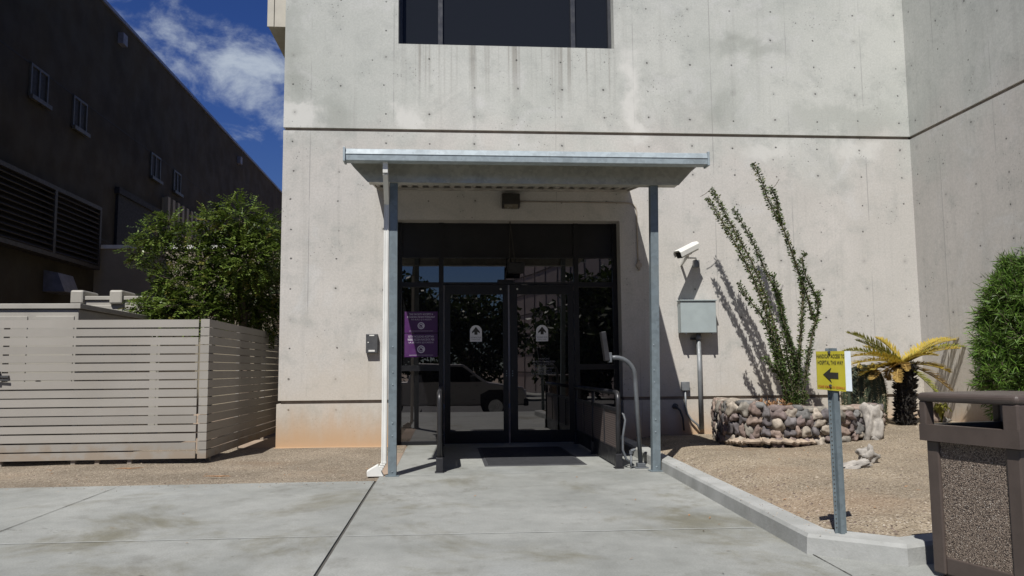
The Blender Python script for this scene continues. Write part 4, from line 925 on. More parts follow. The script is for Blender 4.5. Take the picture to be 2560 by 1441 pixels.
for zq in (zr*0.42, zr*0.72):
    m = MB(); m.box(XB-0.001, XB+0.006, 2.5, 74, zq, zq+0.03); m.build('reveal_strip', M['dpanel'], bb)
# louvred bay
ya, yb_ = q_(-60, 520).y, q_(224, 590).y; zt_ = q_(100, 472).z; zb_ = q_(100, 632).z; ym = q_(106, 550).y
m = MB(); xo = XB+0.30
m.box(XB+0.001, xo, ya, yb_, zt_, zt_+0.10); m.box(XB+0.001, xo, ya, yb_, zb_-0.10, zb_); m.box(XB+0.001, xo, yb_-0.10, yb_, zb_, zt_); m.box(XB+0.05, xo, ym-0.06, ym+0.06, zb_, zt_); m.box(XB+0.05, xo, ya, ya+0.1, zb_, zt_)
lv = m.build('louvre', M['louvre'], bb)
m = MB(); nl = 11
for i in range(nl):
    z = zb_+(i+0.5)*(zt_-zb_)/nl
    for y0, y1_ in ((ya+0.1, ym-0.06), (ym+0.06, yb_-0.1)): m.prism([(xo-0.02, y0, z-0.05), (xo-0.005, y0, z-0.035), (xo-0.17, y0, z+0.09), (xo-0.185, y0, z+0.075)], (0, y1_-y0, 0))
m.build('blade', M['louvre'], lv)
m = MB(); m.box(XB+0.002, XB+0.02, ya+0.1, yb_-0.1, zb_, zt_); m.build('backing', M['liner'], lv)
# charcoal door recess and ribbed panel above the low wall
a, b_ = q_(290, 470), q_(392, 612)
m = MB(); m.box(XB+0.001, XB+0.08, a.y, b_.y, q_(340, 630).z-0.5, q_(290, 485).z); m.box(XB+0.001, XB+0.14, a.y-0.1, b_.y+0.1, q_(290, 485).z+0.0, q_(290, 485).z+0.18); m.build('panel', M['dpanel'], bb)
YL = q_(224, 640).y + 0.3
a, b_ = q_(405, 495), q_(560, 580)
m = MB(); y = a.y; zt_ = q_(405, 493).z; zb_ = 3.6
while y < b_.y+3: m.box(XB+0.001, XB+0.05, y, y+0.42, zb_, zt_); m.box(XB+0.05, XB+0.20, y+0.02, y+0.24, zb_, zt_+0.02); y += 0.5
m.build('ribbed_panel', M['rib'], bb)
q = PX(158, 712, XB+0.3)
m = MB(); m.prism([(XB+0.001, q.y-0.35, q.z+0.32), (XB+0.32, q.y-0.35, q.z+0.25), (XB+0.50, q.y-0.35, q.z-0.2), (XB+0.001, q.y-0.35, q.z-0.2)], (0, 0.8, 0)); m.build('vent_hood', M['hood'], bb)
# low cross wall with a pale coping
zl_ = PY(450, 614, YL).z
lw = thing('low_wall', (XB+4, YL, 0), 'beige low cross wall with a pale coping behind the tree, half in shade', 'wall')
m = MB(); m.box(XB+0.002, XL+0.2, YL, YL+0.3, 0, zl_-0.1); m.build('body', M['stuccol'], lw)
m = MB(); m.box(XB+0.002, XL+0.2, YL-0.05, YL+0.35, zl_-0.1, zl_); m.build('coping', M['white'], lw)

# ------------------------------------------------------------------ planting
def leafquad(m, c, d, n, l, w):
    d = d.normalized(); s_ = d.cross(n)
    s_ = s_.normalized() if s_.length > 1e-4 else d.orthogonal().normalized()
    m.add([c, c+d*l*0.45+s_*w/2, c+d*l, c+d*l*0.45-s_*w/2], [(0, 1, 2, 3)])
def rv(): return Vector((random.gauss(0, 1), random.gauss(0, 1), random.gauss(0, 1))).normalized()
def pinnate(m, c, d, ln, k, lw):                     # one feathery leaf: a curved stalk of paired leaflets
    d = d.normalized(); n = (Vector((0, 0, 1))+rv()*0.5).normalized(); s_ = d.cross(n).normalized(); p = c.copy()
    for i in range(k):
        d = (d+Vector((0, 0, -0.06))).normalized(); p = p+d*(ln/k)
        for g_ in (-1, 1): leafquad(m, p, s_*g_+d*0.7+rv()*0.25, n+rv()*0.4, lw*rnd(0.7, 1.25), lw*0.5)
def branchy(m, pts, r0, r1): m.tube(pts, [r0+(r1-r0)*i/(len(pts)-1) for i in range(len(pts))], 7)
# feathery tree behind the fence
YTR = 13.5
base = PY(615, 960, YTR); base.z = 0
tr = thing('feathery_tree', base, 'feathery green tree with small pinnate leaves between the slat fence and the concrete building', 'tree')
cl = [(388, 585, 34), (350, 628, 26), (425, 560, 20), (405, 640, 34), (470, 598, 24), (540, 565, 40), (598, 552, 50), (655, 590, 46), (560, 620, 46), (620, 650, 60), (672, 660, 40), (520, 690, 46), (565, 715, 56), (480, 735, 46), (430, 700, 34), (412, 745, 36), (455, 780, 38), (530, 785, 48), (610, 770, 60), (662, 740, 50), (385, 795, 24), (345, 768, 12), (672, 800, 40), (505, 650, 22), (372, 782, 18), (410, 788, 24), (355, 775, 10), (440, 765, 30), (500, 790, 26)]
crown = MB(); crown.raw = True; limb = MB()
trk = [base, base+Vector((0.02, 0, 0.7)), PY(608, 800, YTR), PY(600, 730, YTR-0.05)]
branchy(limb, trk, 0.10, 0.06)
branchy(limb, [base+Vector((.05, .1, 0)), base+Vector((0.15, 0.1, 0.9)), PY(650, 760, YTR+.2), PY(655, 650, YTR+.3)], 0.08, 0.03)
for i, (px_, py, r) in enumerate(cl):
    y = YTR+rnd(-0.5, 0.5); c = PY(px_, py, y); rad = r*1.12*y/F
    s_ = trk[3] if py < 740 else trk[2]
    mid = s_.lerp(c, 0.5)+Vector((0, 0, 0.12+rnd(-.1, .1))); branchy(limb, [s_, mid, c], 0.03, 0.008)
    for t_ in range(4): branchy(limb, [c, c+rv()*rad*1.0], 0.007, 0.003)
    for k in range(int(22+(r/10)**2*7.5)):
        d = rv(); d.y *= 0.8; p = c+d*rad*(random.random()**0.45)*0.92
        crown.cur = 0 if random.random() < 0.80 else (1 if random.random() < 0.7 else 2)
        pinnate(crown, p, d+rv()*0.8+Vector((0, 0, -0.25)), rnd(0.14, 0.26), 6, 0.062)
crown.build('crown', [M['leaf'], M['leafd'], M['ocoy']], tr); limb.build('trunk', M['bark'], tr)
# darker tree farther back against the building corner
base = PY(690, 900, 19); base.z = 0
t2 = thing('dark_tree', base, 'darker tree farther back, seen between the feathery tree and the concrete corner', 'tree')
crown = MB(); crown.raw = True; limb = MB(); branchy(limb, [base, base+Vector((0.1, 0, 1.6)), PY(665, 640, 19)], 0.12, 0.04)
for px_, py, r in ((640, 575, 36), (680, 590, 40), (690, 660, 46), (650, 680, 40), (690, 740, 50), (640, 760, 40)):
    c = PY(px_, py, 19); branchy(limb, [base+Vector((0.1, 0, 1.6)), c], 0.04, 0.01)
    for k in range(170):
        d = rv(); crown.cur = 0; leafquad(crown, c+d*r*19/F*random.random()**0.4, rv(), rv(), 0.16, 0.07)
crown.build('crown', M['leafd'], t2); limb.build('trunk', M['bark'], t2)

# stone planter
def ypl(px, py, y): return PY(px, py, y)
plan_px = [(1790, 11.75), (1797, 10.9), (1822, 10.2), (1880, 9.92), (1960, 9.80), (2050, 9.78), (2120, 9.84), (2172, 10.05), (2196, 10.5), (2206, 11.3)]
plan = [Vector((PY(px_, 1060, y).x, y, 0)) for px_, y in plan_px]
pc = Vector((PY(1995, 1060, 11.3).x, 11.4, 0))
ptz = [PY(1800, 1003, 10.8).z, PY(1800, 1001, 10.6).z, PY(1822, 1001, 10.2).z, PY(1880, 1007, 9.95).z] + [PY(1960, 1018, 9.8).z, PY(2050, 1018, 9.8).z, PY(2120, 1020, 9.84).z, PY(2172, 1016, 10.05).z, PY(2190, 1016, 10.3).z, PY(2190, 1016, 10.4).z]
pl_ = thing('stone_planter', (pc.x, 10.3, 0.15), 'low curved planter of mixed river stones around the ocotillo', 'planter')
def pat(u):                                          # point on plan, outward normal, top height
    u = min(max(u, 0), len(plan)-1.001); i = int(u); f = u-i
    p = plan[i].lerp(plan[i+1], f); tg = (plan[i+1]-plan[i]).normalized(); n = Vector((tg.y, -tg.x, 0))
    if n.dot(p-pc) < 0: n = -n
    return p, n, ptz[i]+(ptz[i+1]-ptz[i])*f
m = MB(); vs = []; K = 40
for i in range(K+1):
    p, n, zt_ = pat(i*(len(plan)-1)/K); zb_ = gz(p.x, p.y)-0.1
    o_, q = p-n*0.012, p-n*0.30
    j = Vector((rnd(-.015, .015), rnd(-.015, .015), 0)); vs += [Vector((o_.x, o_.y, zb_))+j, Vector((o_.x, o_.y, zt_-0.05))+j, Vector((q.x, q.y, zt_-0.05)), Vector((q.x, q.y, zb_))]
m.add(vs, [(i*4+j, (i+1)*4+j, (i+1)*4+(j+1) % 4, i*4+(j+1) % 4) for i in range(K) for j in range(4)] + [(0, 1, 2, 3), (K*4, K*4+1, K*4+2, K*4+3)])
m.build('mortar_core', M['mortar'], pl_)
m = MB(); sd_ = 0
lens = [0.0]
for a, b_ in zip(plan, plan[1:]): lens.append(lens[-1]+(b_-a).length)
def u_at(s_):
    for i in range(len(plan)-1):
        if s_ <= lens[i+1]: return i+(s_-lens[i])/(lens[i+1]-lens[i])
    return len(plan)-1.01
rowsz = [0.115, 0.235, 0.345, 0.44]
for r_i, fz in enumerate((0.12, 0.37, 0.61, 0.82)):
    s_ = rnd(0, 0.1)
    while s_ < lens[-1]:
        wd = rnd(0.036, 0.098); p, n, zt_ = pat(u_at(s_+wd*0.9)); zb_ = gz(p.x, p.y); hz = zt_-zb_; hh = hz*0.150*rnd(0.75, 1.25)
        tg = Vector((-n.y, n.x, 0)); ti = rnd(-0.45, 0.45)
        rot = Matrix((tg, n, Vector((0, 0, 1)))).transposed() @ Matrix.Rotation(ti, 3, 'Y')
        m.cur = random.choice((0, 0, 1, 1, 2, 3, 4, 5, 6, 7)) if r_i else random.choice((0, 1, 4, 4, 5, 7)); sd_ += 1
        m.rock(p+Vector((0, 0, zb_+hz*fz+rnd(-.025, .025)))+n*rnd(-0.02, 0.018), (wd, 0.06, hh), rot, sd_, 3, 0.55, 0.82, rnd(0.1, 0.55)); s_ += wd*2.02
s_ = 0
while s_ < lens[-1]:
    wd = rnd(0.06, 0.13); p, n, zt_ = pat(u_at(s_+wd)); tg = Vector((-n.y, n.x, 0)); m.cur = random.choice((0, 1, 3, 4, 4, 5, 7)); sd_ += 1
    m.rock(p-n*rnd(0.08, 0.12)+Vector((0, 0, zt_-0.03+rnd(-.01, .012))), (wd, 0.13, 0.045), Matrix((tg, n, Vector((0, 0, 1)))).transposed(), sd_, 2, 0.28, 0.9)
    m.cur = random.choice((0, 1, 4, 5)); m.rock(p-n*rnd(0.24, 0.30)+Vector((0, 0, zt_-0.04)), (wd*0.8, 0.08, 0.045), Matrix((tg, n, Vector((0, 0, 1)))).transposed(), sd_+50, 2, 0.28)
    s_ += wd*1.9
m.build('stone_facing', STONES, pl_, smooth=True)
m = MB(); ring = [pat(i*(len(plan)-1)/30)[0]-pat(i*(len(plan)-1)/30)[1]*0.28 for i in range(31)]
zs = ptz[4]-0.12; m.add([(p.x, p.y, zs) for p in ring]+[(pc.x, 11.6, zs+0.02)], [(i, i+1, 31) for i in range(30)]); m.build('soil', M['mortar'], pl_)
# eroded mortar ledge, undercut at the foot
m = MB(); up = []; lo = []; K = 46
for i in range(K+1):
    u = 1.7+3.3*i/K; p, n, zt_ = pat(u); fade = math.sin(math.pi*min(1, max(0.05, i/K*0.92+0.06)))
    o1 = p+n*(0.02+0.16*fade*(0.8+0.5*noise.noise(Vector((i*0.35, 0, 2)))+0.45*noise.noise(Vector((i*1.3, 4, 2))))); zz_ = gz(o1.x, o1.y)+0.05*fade+0.03+0.022*noise.noise(Vector((i*0.9, 8, 1)))
    up += [(p.x, p.y, zz_+0.05), (o1.x, o1.y, zz_)]; o2 = p+n*0.0; lo += [(p.x, p.y, zz_-0.03), (o1.x-n.x*0.01, o1.y-n.y*0.01, zz_-0.022)]
o_ = len(up)
m.add(up+lo, [(2*i, 2*i+1, 2*i+3, 2*i+2) for i in range(K)]+[(o_+2*i, o_+2*i+2, o_+2*i+3, o_+2*i+1) for i in range(K)]+[(2*i+1, o_+2*i+1, o_+2*i+3, 2*i+3) for i in range(K)])
m.build('ledge', M['mortar'], pl_)
# pale stone that closes the right end
m = MB(); e_ = PY(2176, 1060, 9.9); zb_ = gz(e_.x, e_.y)
m.rock(PY(2176, 1062, 9.95), (0.11, 0.14, 0.235), Matrix.Rotation(0.06, 3, 'Y'), 91, 4, 0.75, 0.75)
m.rock(PY(2188, 1104, 9.88), (0.085, 0.12, 0.07), Matrix.Rotation(-0.2, 3, 'Y'), 95, 3, 0.6, 0.8)
m.build('end_stone', M['lime'], pl_, smooth=True)
# loose rocks
p0 = PZ(2150, 1150, 0.2); p0.z = gz(p0.x, p0.y)
lr = thing('white_rock', p0, 'jagged pale rock lying on the gravel in front of the planter end', 'rock')
m = MB(); q = PZ(2165, 1150, 0.2); q.z = gz(q.x, q.y); m.rock(q+Vector((0.03, 0, 0.06)), (0.085, 0.07, 0.075), Matrix.Rotation(0.7, 3, 'Y'), 31, 4, 0.9, 0.75); m.build('stone', M['lime'], lr, smooth=True); m = MB(); q2 = PZ(2130, 1163, 0.2); q2.z = gz(q2.x, q2.y); m.rock(q2+Vector((0, 0, 0.012)), (0.16, 0.08, 0.035), Matrix.Rotation(-0.25, 3, 'Y'), 33, 4, 0.9, 0.75); m.build('stone', M['lime'], lr, smooth=True)
for nm, px_, py, r_, mt_, lb in (('brown_rock', 2324, 1040, (.16, .14, .13), STONES[5], 'rounded brown boulder by the wing wall to the right of the palm trunk'), ('flat_rock', 2345, 1048, (.17, .12, .06), M['lime'], 'flat pale stone at the wall foot beside the brown boulder')):
    q = PY(px_, py, 11.2); q.z = gz(q.x, q.y); t = thing(nm, q, lb, 'rock'); m = MB(); m.rock(q+Vector((0, 0, r_[2]*0.6)), r_, Matrix.Rotation(0.2, 3, 'Y'), px_, 3, 0.3); m.build('stone', mt_, t, smooth=True)

# ocotillo
ob_ = PY(1985, 1010, 11.0); ob_.z = ptz[4]-0.12
oc = thing('ocotillo', ob_, 'tall leafy ocotillo with long leaning canes standing in the stone planter', 'desert shrub')
canes = [([(1778, 472), (1803, 518), (1831, 568), (1856, 612), (1880, 656), (1898, 700), (1915, 745), (1932, 800), (1946, 856), (1960, 912), (1973, 967), (1979, 1012)], 11.40),
 ([(1767, 494), (1795, 537), (1818, 575), (1840, 612), (1864, 658), (1889, 710), (1908, 760), (1924, 810), (1938, 860), (1951, 910), (1966, 970), (1974, 1012)], 11.30),
 ([(1832, 521), (1847, 546), (1862, 568), (1889, 621), (1902, 650), (1915, 679), (1932, 712), (1946, 745), (1954, 780), (1962, 820), (1974, 856), (1982, 890), (1990, 950), (1988, 1012)], 11.25),
 ([(1931, 685), (1946, 732), (1953, 775), (1958, 800), (1975, 856), (1985, 920), (1986, 1012)], 11.15),
 ([(1846, 707), (1866, 741), (1882, 762), (1898, 781), (1912, 806), (1922, 832), (1935, 875), (1948, 915), (1962, 965), (1970, 1012)], 11.20),
 ([(1884, 408), (1895, 432), (1906, 457), (1914, 482), (1922, 505), (1942, 541), (1960, 576), (1972, 608), (1982, 639), (1992, 668), (2000, 692), (2008, 732), (2006, 775), (2004, 812), (2001, 850), (1999, 890), (1994, 958), (1990, 1012)], 11.15),
 ([(1924, 465), (1934, 482), (1942, 500), (1946, 530), (1955, 565)], 11.13),
 ([(2012, 632), (2004, 650), (2009, 676), (2017, 696), (2026, 714), (2037, 735), (2046, 760), (2043, 790), (2036, 815), (2030, 840), (2022, 887), (2015, 930), (2009, 967), (2004, 1012)], 11.05),
 ([(2003, 690), (2012, 722), (2020, 748), (2027, 775), (2033, 800)], 11.05),
 ([(2046, 725), (2044, 745), (2046, 762)], 11.05),
 ([(1906, 892), (1924, 909), (1938, 926), (1951, 945), (1965, 975), (1973, 1012)], 11.05),
 ([(1945, 900), (1958, 930), (1970, 965), (1980, 1012)], 10.98),
 ([(1990, 870), (1996, 900), (1998, 940), (1992, 1012)], 11.0),
 ([(1928, 860), (1945, 905), (1960, 950), (1978, 1012)], 11.1), ([(1955, 830), (1966, 880), (1975, 930), (1984, 1012)], 11.0), ([(1938, 905), (1956, 945), (1972, 1012)], 10.95),
 ([(2018, 980), (2010, 1000), (2004, 1012)], 10.95)]
cn = MB(); lf = MB(); lf.raw = True
for ci, (pts, yt) in enumerate(canes):
    n = len(pts); w3 = []
    for i, (px_, py) in enumerate(pts):
        f = (1012-py)/604; y = 11.0+(yt-11.0)*min(1, (1012-py)/max(1, 1012-pts[0][1])) if pts[-1][1] > 1000 else yt
        w3.append(PY(px_, py, y))
    cn.tube(w3, [0.006+0.016*(i/(n-1)) for i in range(n)], 6)
    dens = 0.0019
    for a, b_ in zip(w3, w3[1:]):
        L_ = (b_-a).length
        for k in range(int(L_/dens)+1):
            p = a.lerp(b_, random.random()); d = rv(); ax_ = (a-b_).normalized(); d = (d-ax_*d.dot(ax_)).normalized()
            p = p+d*rnd(0.0, 0.034)*rnd(0.5, 1.3); lf.cur = 1 if (ci in (0, 1, 5) and random.random() < 0.16) else (2 if random.random() < 0.25 else 0)
            leafquad(lf, p, d+ax_*rnd(-0.2, 0.8), rv(), rnd(0.020, 0.052), rnd(0.012, 0.028))
# bare whips at the tips
for px0, py0, px1, py1, y in ((1751, 492, 1776, 474, 11.4), (1935, 468, 1948, 448, 11.13), (1866, 745, 1845, 725, 11.2)):
    cn.tube([PY(px0, py0, y), PY((px0+px1)/2, (py0+py1)/2+2, y), PY(px1, py1, y)], 0.004, 5)
cn.build('cane', M['cane'], oc); lf.build('foliage', [M['oco'], M['ocoy'], M['leafd']], oc)
q = PY(1935, 1000, 11.0)
dl = thing('dried_plant', (q.x, 11.0, ptz[4]-0.1), 'small brown withered plant at the foot of the ocotillo', 'dead plant')
m = MB(); m.raw = True
for k in range(110): leafquad(m, Vector((q.x+rnd(-0.2, 0.2), 11.0+rnd(-.1, .1), ptz[4]-0.1+rnd(0, 0.12))), rv()+Vector((0, 0, 0.7)), rv(), rnd(0.04, 0.09), 0.03)
m.build('foliage', M['dry'], dl)
q = PY(1672, 1000, 11.6)

# barrel cactus
YCt = 11.1; q = PY(2163, 1060, YCt); zb_ = gz(q.x, q.y); zt_ = PY(2160, 912, YCt).z
bc = thing('barrel_cactus', (q.x, YCt, zb_), 'stout dark barrel cactus with yellow fruit on top, behind the yellow sign', 'cactus')
rad = (PY(2206, 990, YCt).x-PY(2118, 990, YCt).x)/2; m = MB(); vs = []; nr = 22; nz_ = 14; hgt = zt_-zb_
for j in range(nz_+1):
    f = j/nz_; r_ = rad*(0.86+0.2*math.sin(math.pi*min(1, f*1.1)))*(1 if f < 0.8 else math.sqrt(max(0.02, 1-((f-0.8)/0.2)**2)))
    for k in range(nr*4):
        a = k*2*math.pi/(nr*4); rr = r_*(1+0.10*math.cos(a*nr)); vs.append((q.x+rr*math.cos(a), YCt+rr*math.sin(a), zb_+f*hgt))
n = nr*4; m.add(vs, [(j*n+k, j*n+(k+1) % n, (j+1)*n+(k+1) % n, (j+1)*n+k) for j in range(nz_) for k in range(n)]+[tuple(range(nz_*n, nz_*n+n))]); m.build('body', M['cactus'], bc, smooth=True)
m = MB(); m.raw = True
for k in range(nr):
    a = k*2*math.pi/nr
    for j in range(24):
        f = (j+0.5)/24; r_ = rad*(0.86+0.2*math.sin(math.pi*min(1, f*1.1)))*1.09*(1 if f < 0.8 else math.sqrt(max(0.02, 1-((f-0.8)/0.2)**2)))
        p = Vector((q.x+r_*math.cos(a), YCt+r_*math.sin(a), zb_+f*hgt))
        for s_ in range(4): leafquad(m, p, Vector((math.cos(a), math.sin(a), 0))+rv()*0.9, rv(), rnd(0.03, 0.055), 0.005)
m.build('spines', M['spine'], bc)
for k in range(26):
    m = MB(); a = rnd(0, 6.28); r_ = rad*rnd(0.35, 0.95); p = (q.x+r_*math.cos(a), YCt+r_*math.sin(a), zt_-0.05+0.03*(1-r_/rad)+rnd(-.03, .04)); m.rock(p, (0.026, 0.026, 0.036), None, k, 1, 0.15); m.build('fruit', M['fruit'], bc, smooth=True)

# sago palm
YSg = 10.95; q = PY(2265, 1050, YSg); zb_ = gz(q.x, q.y); hd = PY(2257, 912, YSg)
sg_ = thing('sago_palm', (q.x, YSg, zb_), 'yellowed sago palm with a dark shaggy trunk near the wall corner', 'palm')
m = MB(); m.raw = True; tw = (PY(2292, 1000, YSg).x-PY(2246, 1000, YSg).x)/2
tp = [Vector((q.x, YSg, zb_)), Vector((q.x, YSg, zb_+0.35)), Vector((hd.x+0.03, YSg, hd.z-0.10)), Vector((hd.x, YSg, hd.z))]
m.tube(tp, [tw*0.66, tw*0.82, tw*0.80, tw*0.5], 16)
for k in range(900):
    f = random.random()*2.9; i = int(f); p = tp[i].lerp(tp[i+1], f-i); a = rnd(0, 6.28); d = Vector((math.cos(a), math.sin(a), 0)); p = p+d*tw*rnd(0.6, 0.85)
    leafquad(m, p, d+Vector((0, 0, 0.5))+rv()*0.3, rv(), rnd(0.05, 0.10), 0.035)
m.build('trunk', M['trunk'], sg_)
FRW = 0.020
fr_ = [((2195, 912), (2150, 940), -0.2, 'y'), ((2215, 915), (2180, 950), -0.3, 't'), ((2325, 905), (2375, 932), -0.1, 'y'), ((2205, 872), (2140, 852), 0.15, 'g'), ((2185, 850), (2117, 833), 0.05, 'g'), ((2170, 868), (2106, 880), -0.1, 'g'), ((2190, 878), (2126, 893), -0.25, 'y'), ((2200, 892), (2128, 912), -0.35, 'y'), ((2215, 878), (2160, 868), 0.3, 'y'), ((2210, 905), (2185, 925), -0.3, 'y'), ((2236, 925), (2246, 956), -0.3, 't'), ((2262, 905), (2268, 928), -0.3, 't'),
 ((2330, 858), (2416, 868), 0.0, 'g'), ((2330, 848), (2406, 850), 0.2, 'y'), ((2320, 872), (2400, 872), -0.15, 'y'), ((2320, 922), (2378, 978), -0.2, 't'), ((2300, 935), (2338, 980), -0.3, 'g'), ((2225, 862), (2190, 846), 0.3, 'y'), ((2290, 880), (2345, 890), -0.3, 'y'), ((2215, 918), (2222, 950), -0.1, 't'), ((2300, 860), (2370, 846), 0.35, 'y')]
for mid, tip, dy, kd in fr_:
    m = MB(); m.raw = True
    a, b_, c_ = hd, PY(mid[0], mid[1], YSg+dy*0.5), PY(tip[0], tip[1], YSg+dy); pts = []; K = 20
    for i in range(K+1):
        t_ = i/K; pts.append(a*(1-t_)**2+b_*2*t_*(1-t_)+c_*t_*t_)
    m.tube(pts, [0.010*(1-i/K)+0.003 for i in range(K+1)], 5)
    LN = sum((y-x).length for x, y in zip(pts, pts[1:]))
    for i in range(1, K*3):
        t_ = i/(K*3); p = a*(1-t_)**2+b_*2*t_*(1-t_)+c_*t_*t_; tg = ((b_-a)*(1-t_)+(c_-b_)*t_).normalized(); sd = tg.cross(Vector((0, 0, 1)))
        sd = sd.normalized() if sd.length > 0.2 else Vector((0, -1, 0)); up_ = sd.cross(tg); ll = 0.16*math.sin(math.pi*(0.14+0.80*t_))**0.7*min(1.1, LN/0.55)
        for g_ in (-1, 1): leafquad(m, p, sd*g_*0.75+tg*0.75+up_*0.35+rv()*0.14, up_+rv()*0.3, ll*rnd(0.8, 1.1), FRW)
    o = m.build('frond', {'y': M['sagoy'], 'g': M['sagog'], 't': M['sagot']}[kd], sg_)
# small agave-like clump by the boulder
q = PY(2352, 1040, 11.1); q.z = gz(q.x, q.y)
ac = thing('arching_plant', q, 'small arching green plant beside the boulder at the wing wall', 'plant')
m = MB(); m.raw = True
for k in range(26):
    a = rnd(0, 6.28); d = Vector((math.cos(a), math.sin(a)*0.7, 0)); h_ = rnd(0.18, 0.30); r_ = rnd(0.06, 0.16); w_v = d.cross(Vector((0, 0, 1)))*0.018; pts = [q+d*r_*t_+Vector((0, 0, h_*math.sin(math.pi*0.75*t_))) for t_ in (0, .25, .5, .75, 1.0)]
    for a_, b2 in zip(pts, pts[1:]): m.quad(a_-w_v, b2-w_v, b2+w_v, a_+w_v)
m.build('foliage', M['sagog'], ac)

# narrow-leaved bush on the right
YO = 9.9; bc_ = PY(2600, 830, YO); q = PY(2600, 1060, YO); zb_ = gz(min(q.x, XR-0.2), YO)
ol = thing('narrow_leaf_bush', (bc_.x, YO, zb_), 'rounded bright green bush of narrow leaves against the wing wall behind the bin', 'bush')
m = MB(); m.raw = True; st_ = MB()
for k in range(16):
    d = rv(); d.z = abs(d.z); branchy(st_, [Vector((bc_.x+rnd(-.1, .1), YO+rnd(-.1, .1), zb_-0.03)), Vector((bc_.x, YO, zb_+0.5))+d*0.25, Vector((bc_.x, YO, bc_.z))+d*0.55], 0.018, 0.006)
blobs = [((2590, 820), .60), ((2540, 760), .36), ((2510, 820), .30), ((2500, 890), .28), ((2510, 950), .30), ((2555, 715), .30), ((2560, 990), .40), ((2640, 700), .42), ((2485, 870), .22), ((2535, 1010), .3), ((2485, 790), .22), ((2480, 940), .2), ((2515, 735), .26), ((2600, 690), .42), ((2470, 850), .16), ((2545, 690), .28)]
for (px_, py), r_ in blobs:
    c = PY(px_, py, YO+rnd(-.15, .1))
    for k in range(int(330*r_**1.5*4.0)):
        d = rv(); d.y = -abs(d.y) if random.random() < 0.6 else d.y; p = c+d*r_*(0.45+0.55*random.random()**0.7)
        g_ = (d*0.7+rv()*0.5+Vector((0, 0, 0.25))).normalized(); st_.tube([p-g_*0.08, p+g_*0.10], 0.003, 4); ll = rnd(0.09, 0.17)
        for q_i in range(12):
            m.cur = 0 if random.random() < 0.75 else 1; f = q_i/12
            leafquad(m, p+g_*(f*0.18-0.08), g_*0.75+rv()*0.65+Vector((0, 0, -0.15)), rv(), ll*rnd(0.7, 1.1), rnd(0.010, 0.016))
m.build('foliage', [M['ole'], M['oco']], ol); st_.build('stem', M['bark'], ol)

# bits lying on the gravel strip
for nm, px_, py, L_, lb in (('dry_twig', 545, 1194, 0.26, 'dry brown twig lying on the gravel near the fence corner'), ('dry_twig', 320, 1174, 0.24, 'bent dry stems lying on the gravel in front of the fence')):
    q = PZ(px_, py, 0.0); t = thing(nm, q, lb, 'twig'); m = MB()
    for k in range(7):
        a = rnd(-0.25, 0.25) + (0 if k % 2 else math.pi); p = q+Vector((rnd(-.05, .05), rnd(-.03, .03), 0.012)); m.tube([p, p+Vector((math.cos(a), math.sin(a)*0.5, 0.06))*L_*0.25, p+Vector((math.cos(a), math.sin(a)*0.6, 0.03))*L_*0.5], [0.005, 0.004, 0.002], 5)
    m.build('stem', M['dry'], t)

# wind-blown dry leaves: nobody could count them
m = MB(); m.raw = True
for k in range(170):
    if k < 70: y = YS+0.05+1.8*random.random(); x = rnd(-6.5, xg-0.1); z = lgz(x, y)+0.006
    elif k < 130: y = rnd(5.0, 10.5); xa, xb = bedx(y); x = rnd(xa+0.05, xa+3.2); z = gz(x, y)+0.006
    else: y = rnd(4.2, 8.6); x = rnd(-5, 2.0); z = 0.004
    a = rnd(0, 6.28); leafquad(m, Vector((x, y, z)), Vector((math.cos(a), math.sin(a), rnd(0, 0.35))), Vector((rnd(-.3, .3), rnd(-.3, .3), 1)), rnd(0.018, 0.05), rnd(0.008, 0.018))
m.build('leaf_litter', M['dry'])['kind'] = 'stuff'

# ------------------------------------------------------------------ what the door glass reflects: truck, trees, a building across the road
GZ = -0.41; YT = -0.42
car = thing('pickup_truck', (0, YT-0.9, GZ), 'silver pickup truck parked on the road, seen mirrored in the door glass', 'truck')
pr_ = [(2.42, .42), (2.45, .70), (2.36, .98), (1.25, 1.12), (0.52, 1.68), (-0.95, 1.70), (-1.15, 1.15), (-2.75, 1.12), (-2.8, .42)]
m = MB(); m.prism([(x, YT, GZ+z) for x, z in pr_], (0, -1.8, 0)); m.build('body', M['carp'], car, bevel=0.05)
m = MB(); m.prism([(1.10, YT+0.004, GZ+1.14), (0.50, YT+0.004, GZ+1.60), (-0.05, YT+0.004, GZ+1.61), (-0.05, YT+0.004, GZ+1.14)], (0, -0.02, 0)); m.prism([(-0.13, YT+0.004, GZ+1.14), (-0.13, YT+0.004, GZ+1.61), (-0.9, YT+0.004, GZ+1.61), (-1.02, YT+0.004, GZ+1.14)], (0, -0.02, 0)); m.build('side_window', M['glassk'], car)
for x in (1.50, -1.75):
    for yy in (YT+0.02, YT-1.82+0.24):
        m = MB(); m.tube([(x, yy, GZ+.375), (x, yy-0.24, GZ+.375)], 0.375, 28); wl = m.build('wheel', M['tyre'], car); m = MB(); m.tube([(x, yy+0.006, GZ+.375), (x, yy-0.246, GZ+.375)], 0.22, 20); m.build('rim', M['rim'], wl)
m = MB(); m.prism([(x*1.0, YT+0.003, GZ+z) for x, z in ((1.04, .40), (1.04, .75), (1.3, .90), (1.7, .90), (1.96, .75), (1.96, .40))], (0, -0.02, 0)); m.build('wheel_arch', M['tyre'], car)
m = MB(); m.box(2.36, 2.50, YT-1.82, YT+0.02, GZ+.40, GZ+.62); m.build('bumper', M['tyre'], car, bevel=0.03)
for yy in (YT-0.32, YT-1.75):
    m = MB(); m.box(2.34, 2.455, yy, yy+0.27, GZ+.72, GZ+.90); m.build('headlight', M['lampg'], car, bevel=0.02)
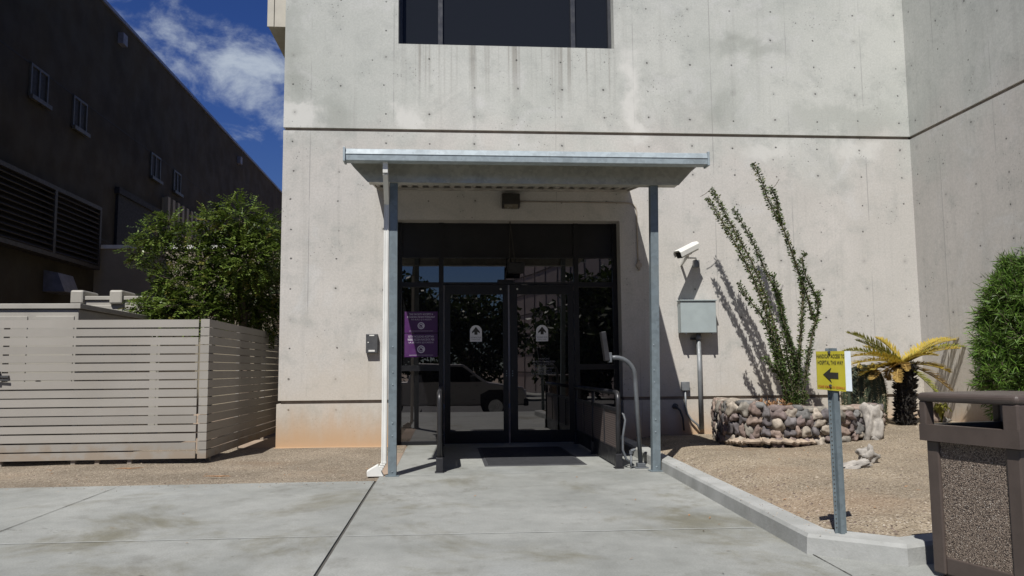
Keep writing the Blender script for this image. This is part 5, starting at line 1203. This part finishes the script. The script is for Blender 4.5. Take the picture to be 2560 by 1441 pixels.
m = MB(); m.box(0.72, 0.90, YT+0.03, YT+0.2, GZ+1.16, GZ+1.33); m.build('mirror', M['tyre'], car, bevel=0.03)
ac_ = thing('clad_building', (12, -20, -0.3), 'pinkish clad building across the road, seen mirrored in the glass above the doors', 'building')
A0, A1 = Vector((4.0, -30, -0.3)), Vector((8.0, -13, -0.3)); m = MB(); m.prism([A0, A1, Vector((22, -13, -0.3)), Vector((22, -30, -0.3))], (0, 0, 11)); m.build('wall', M['clad'], ac_)
m = MB(); dd = (A1-A0).normalized(); nn = Vector((-dd.y, dd.x, 0))
for k in range(8): m.bar(A0+nn*0.01+Vector((0, 0, 1.2+k*1.2)), A1+nn*0.01+Vector((0, 0, 1.2+k*1.2)), 0.03, 0.07)
for k in range(9): p = A0.lerp(A1, k/9); m.bar(p+nn*0.01+Vector((0, 0, 0.1)), p+nn*0.01+Vector((0, 0, 10.9)), 0.03, 0.07, (0, 1, 0))
m.build('seam', M['seam'], ac_)
for x, y, h_, r_, lb in ((-3.2, -19, 6.4, 2.9, 'bushy dark tree across the road, mirrored at the left of the door glass'), (1.3, -21, 5.6, 2.9, 'rounded dark tree across the road, mirrored in the left door'), (5.6, -9.0, 5.0, 2.3, 'dark tree before the clad building, mirrored in the right door'), (8.3, -7.5, 6.6, 2.4, 'taller dark tree beside the clad building, mirrored at the right of the door glass'), (-8.6, -20, 7, 3.0, 'tall dark tree far left across the road, mirrored in the glass')):
    t = thing('street_tree', (x, y, -0.35), lb, 'tree'); m = MB(); b0_ = Vector((x, y, -0.35)); branchy(m, [b0_, b0_+Vector((0.1, 0, h_*0.3)), b0_+Vector((0, 0.1, h_*0.7))], 0.2, 0.06)
    cr_ = MB(); cr_.raw = True
    for k in range(30):
        d = rv(); c = b0_+Vector((0, 0, h_*0.56))+Vector((d.x*r_*0.75, d.y*r_*0.6, d.z*h_*0.36)); branchy(m, [b0_+Vector((0.1, 0, h_*0.3)), c], 0.05, 0.015)
        for j in range(200): g_ = rv(); leafquad(cr_, c+g_*r_*0.40*random.random()**0.4, rv(), rv(), 0.34, 0.18)
    cr_.build('crown', M['leafd'], t); m.build('trunk', M['bark'], t)
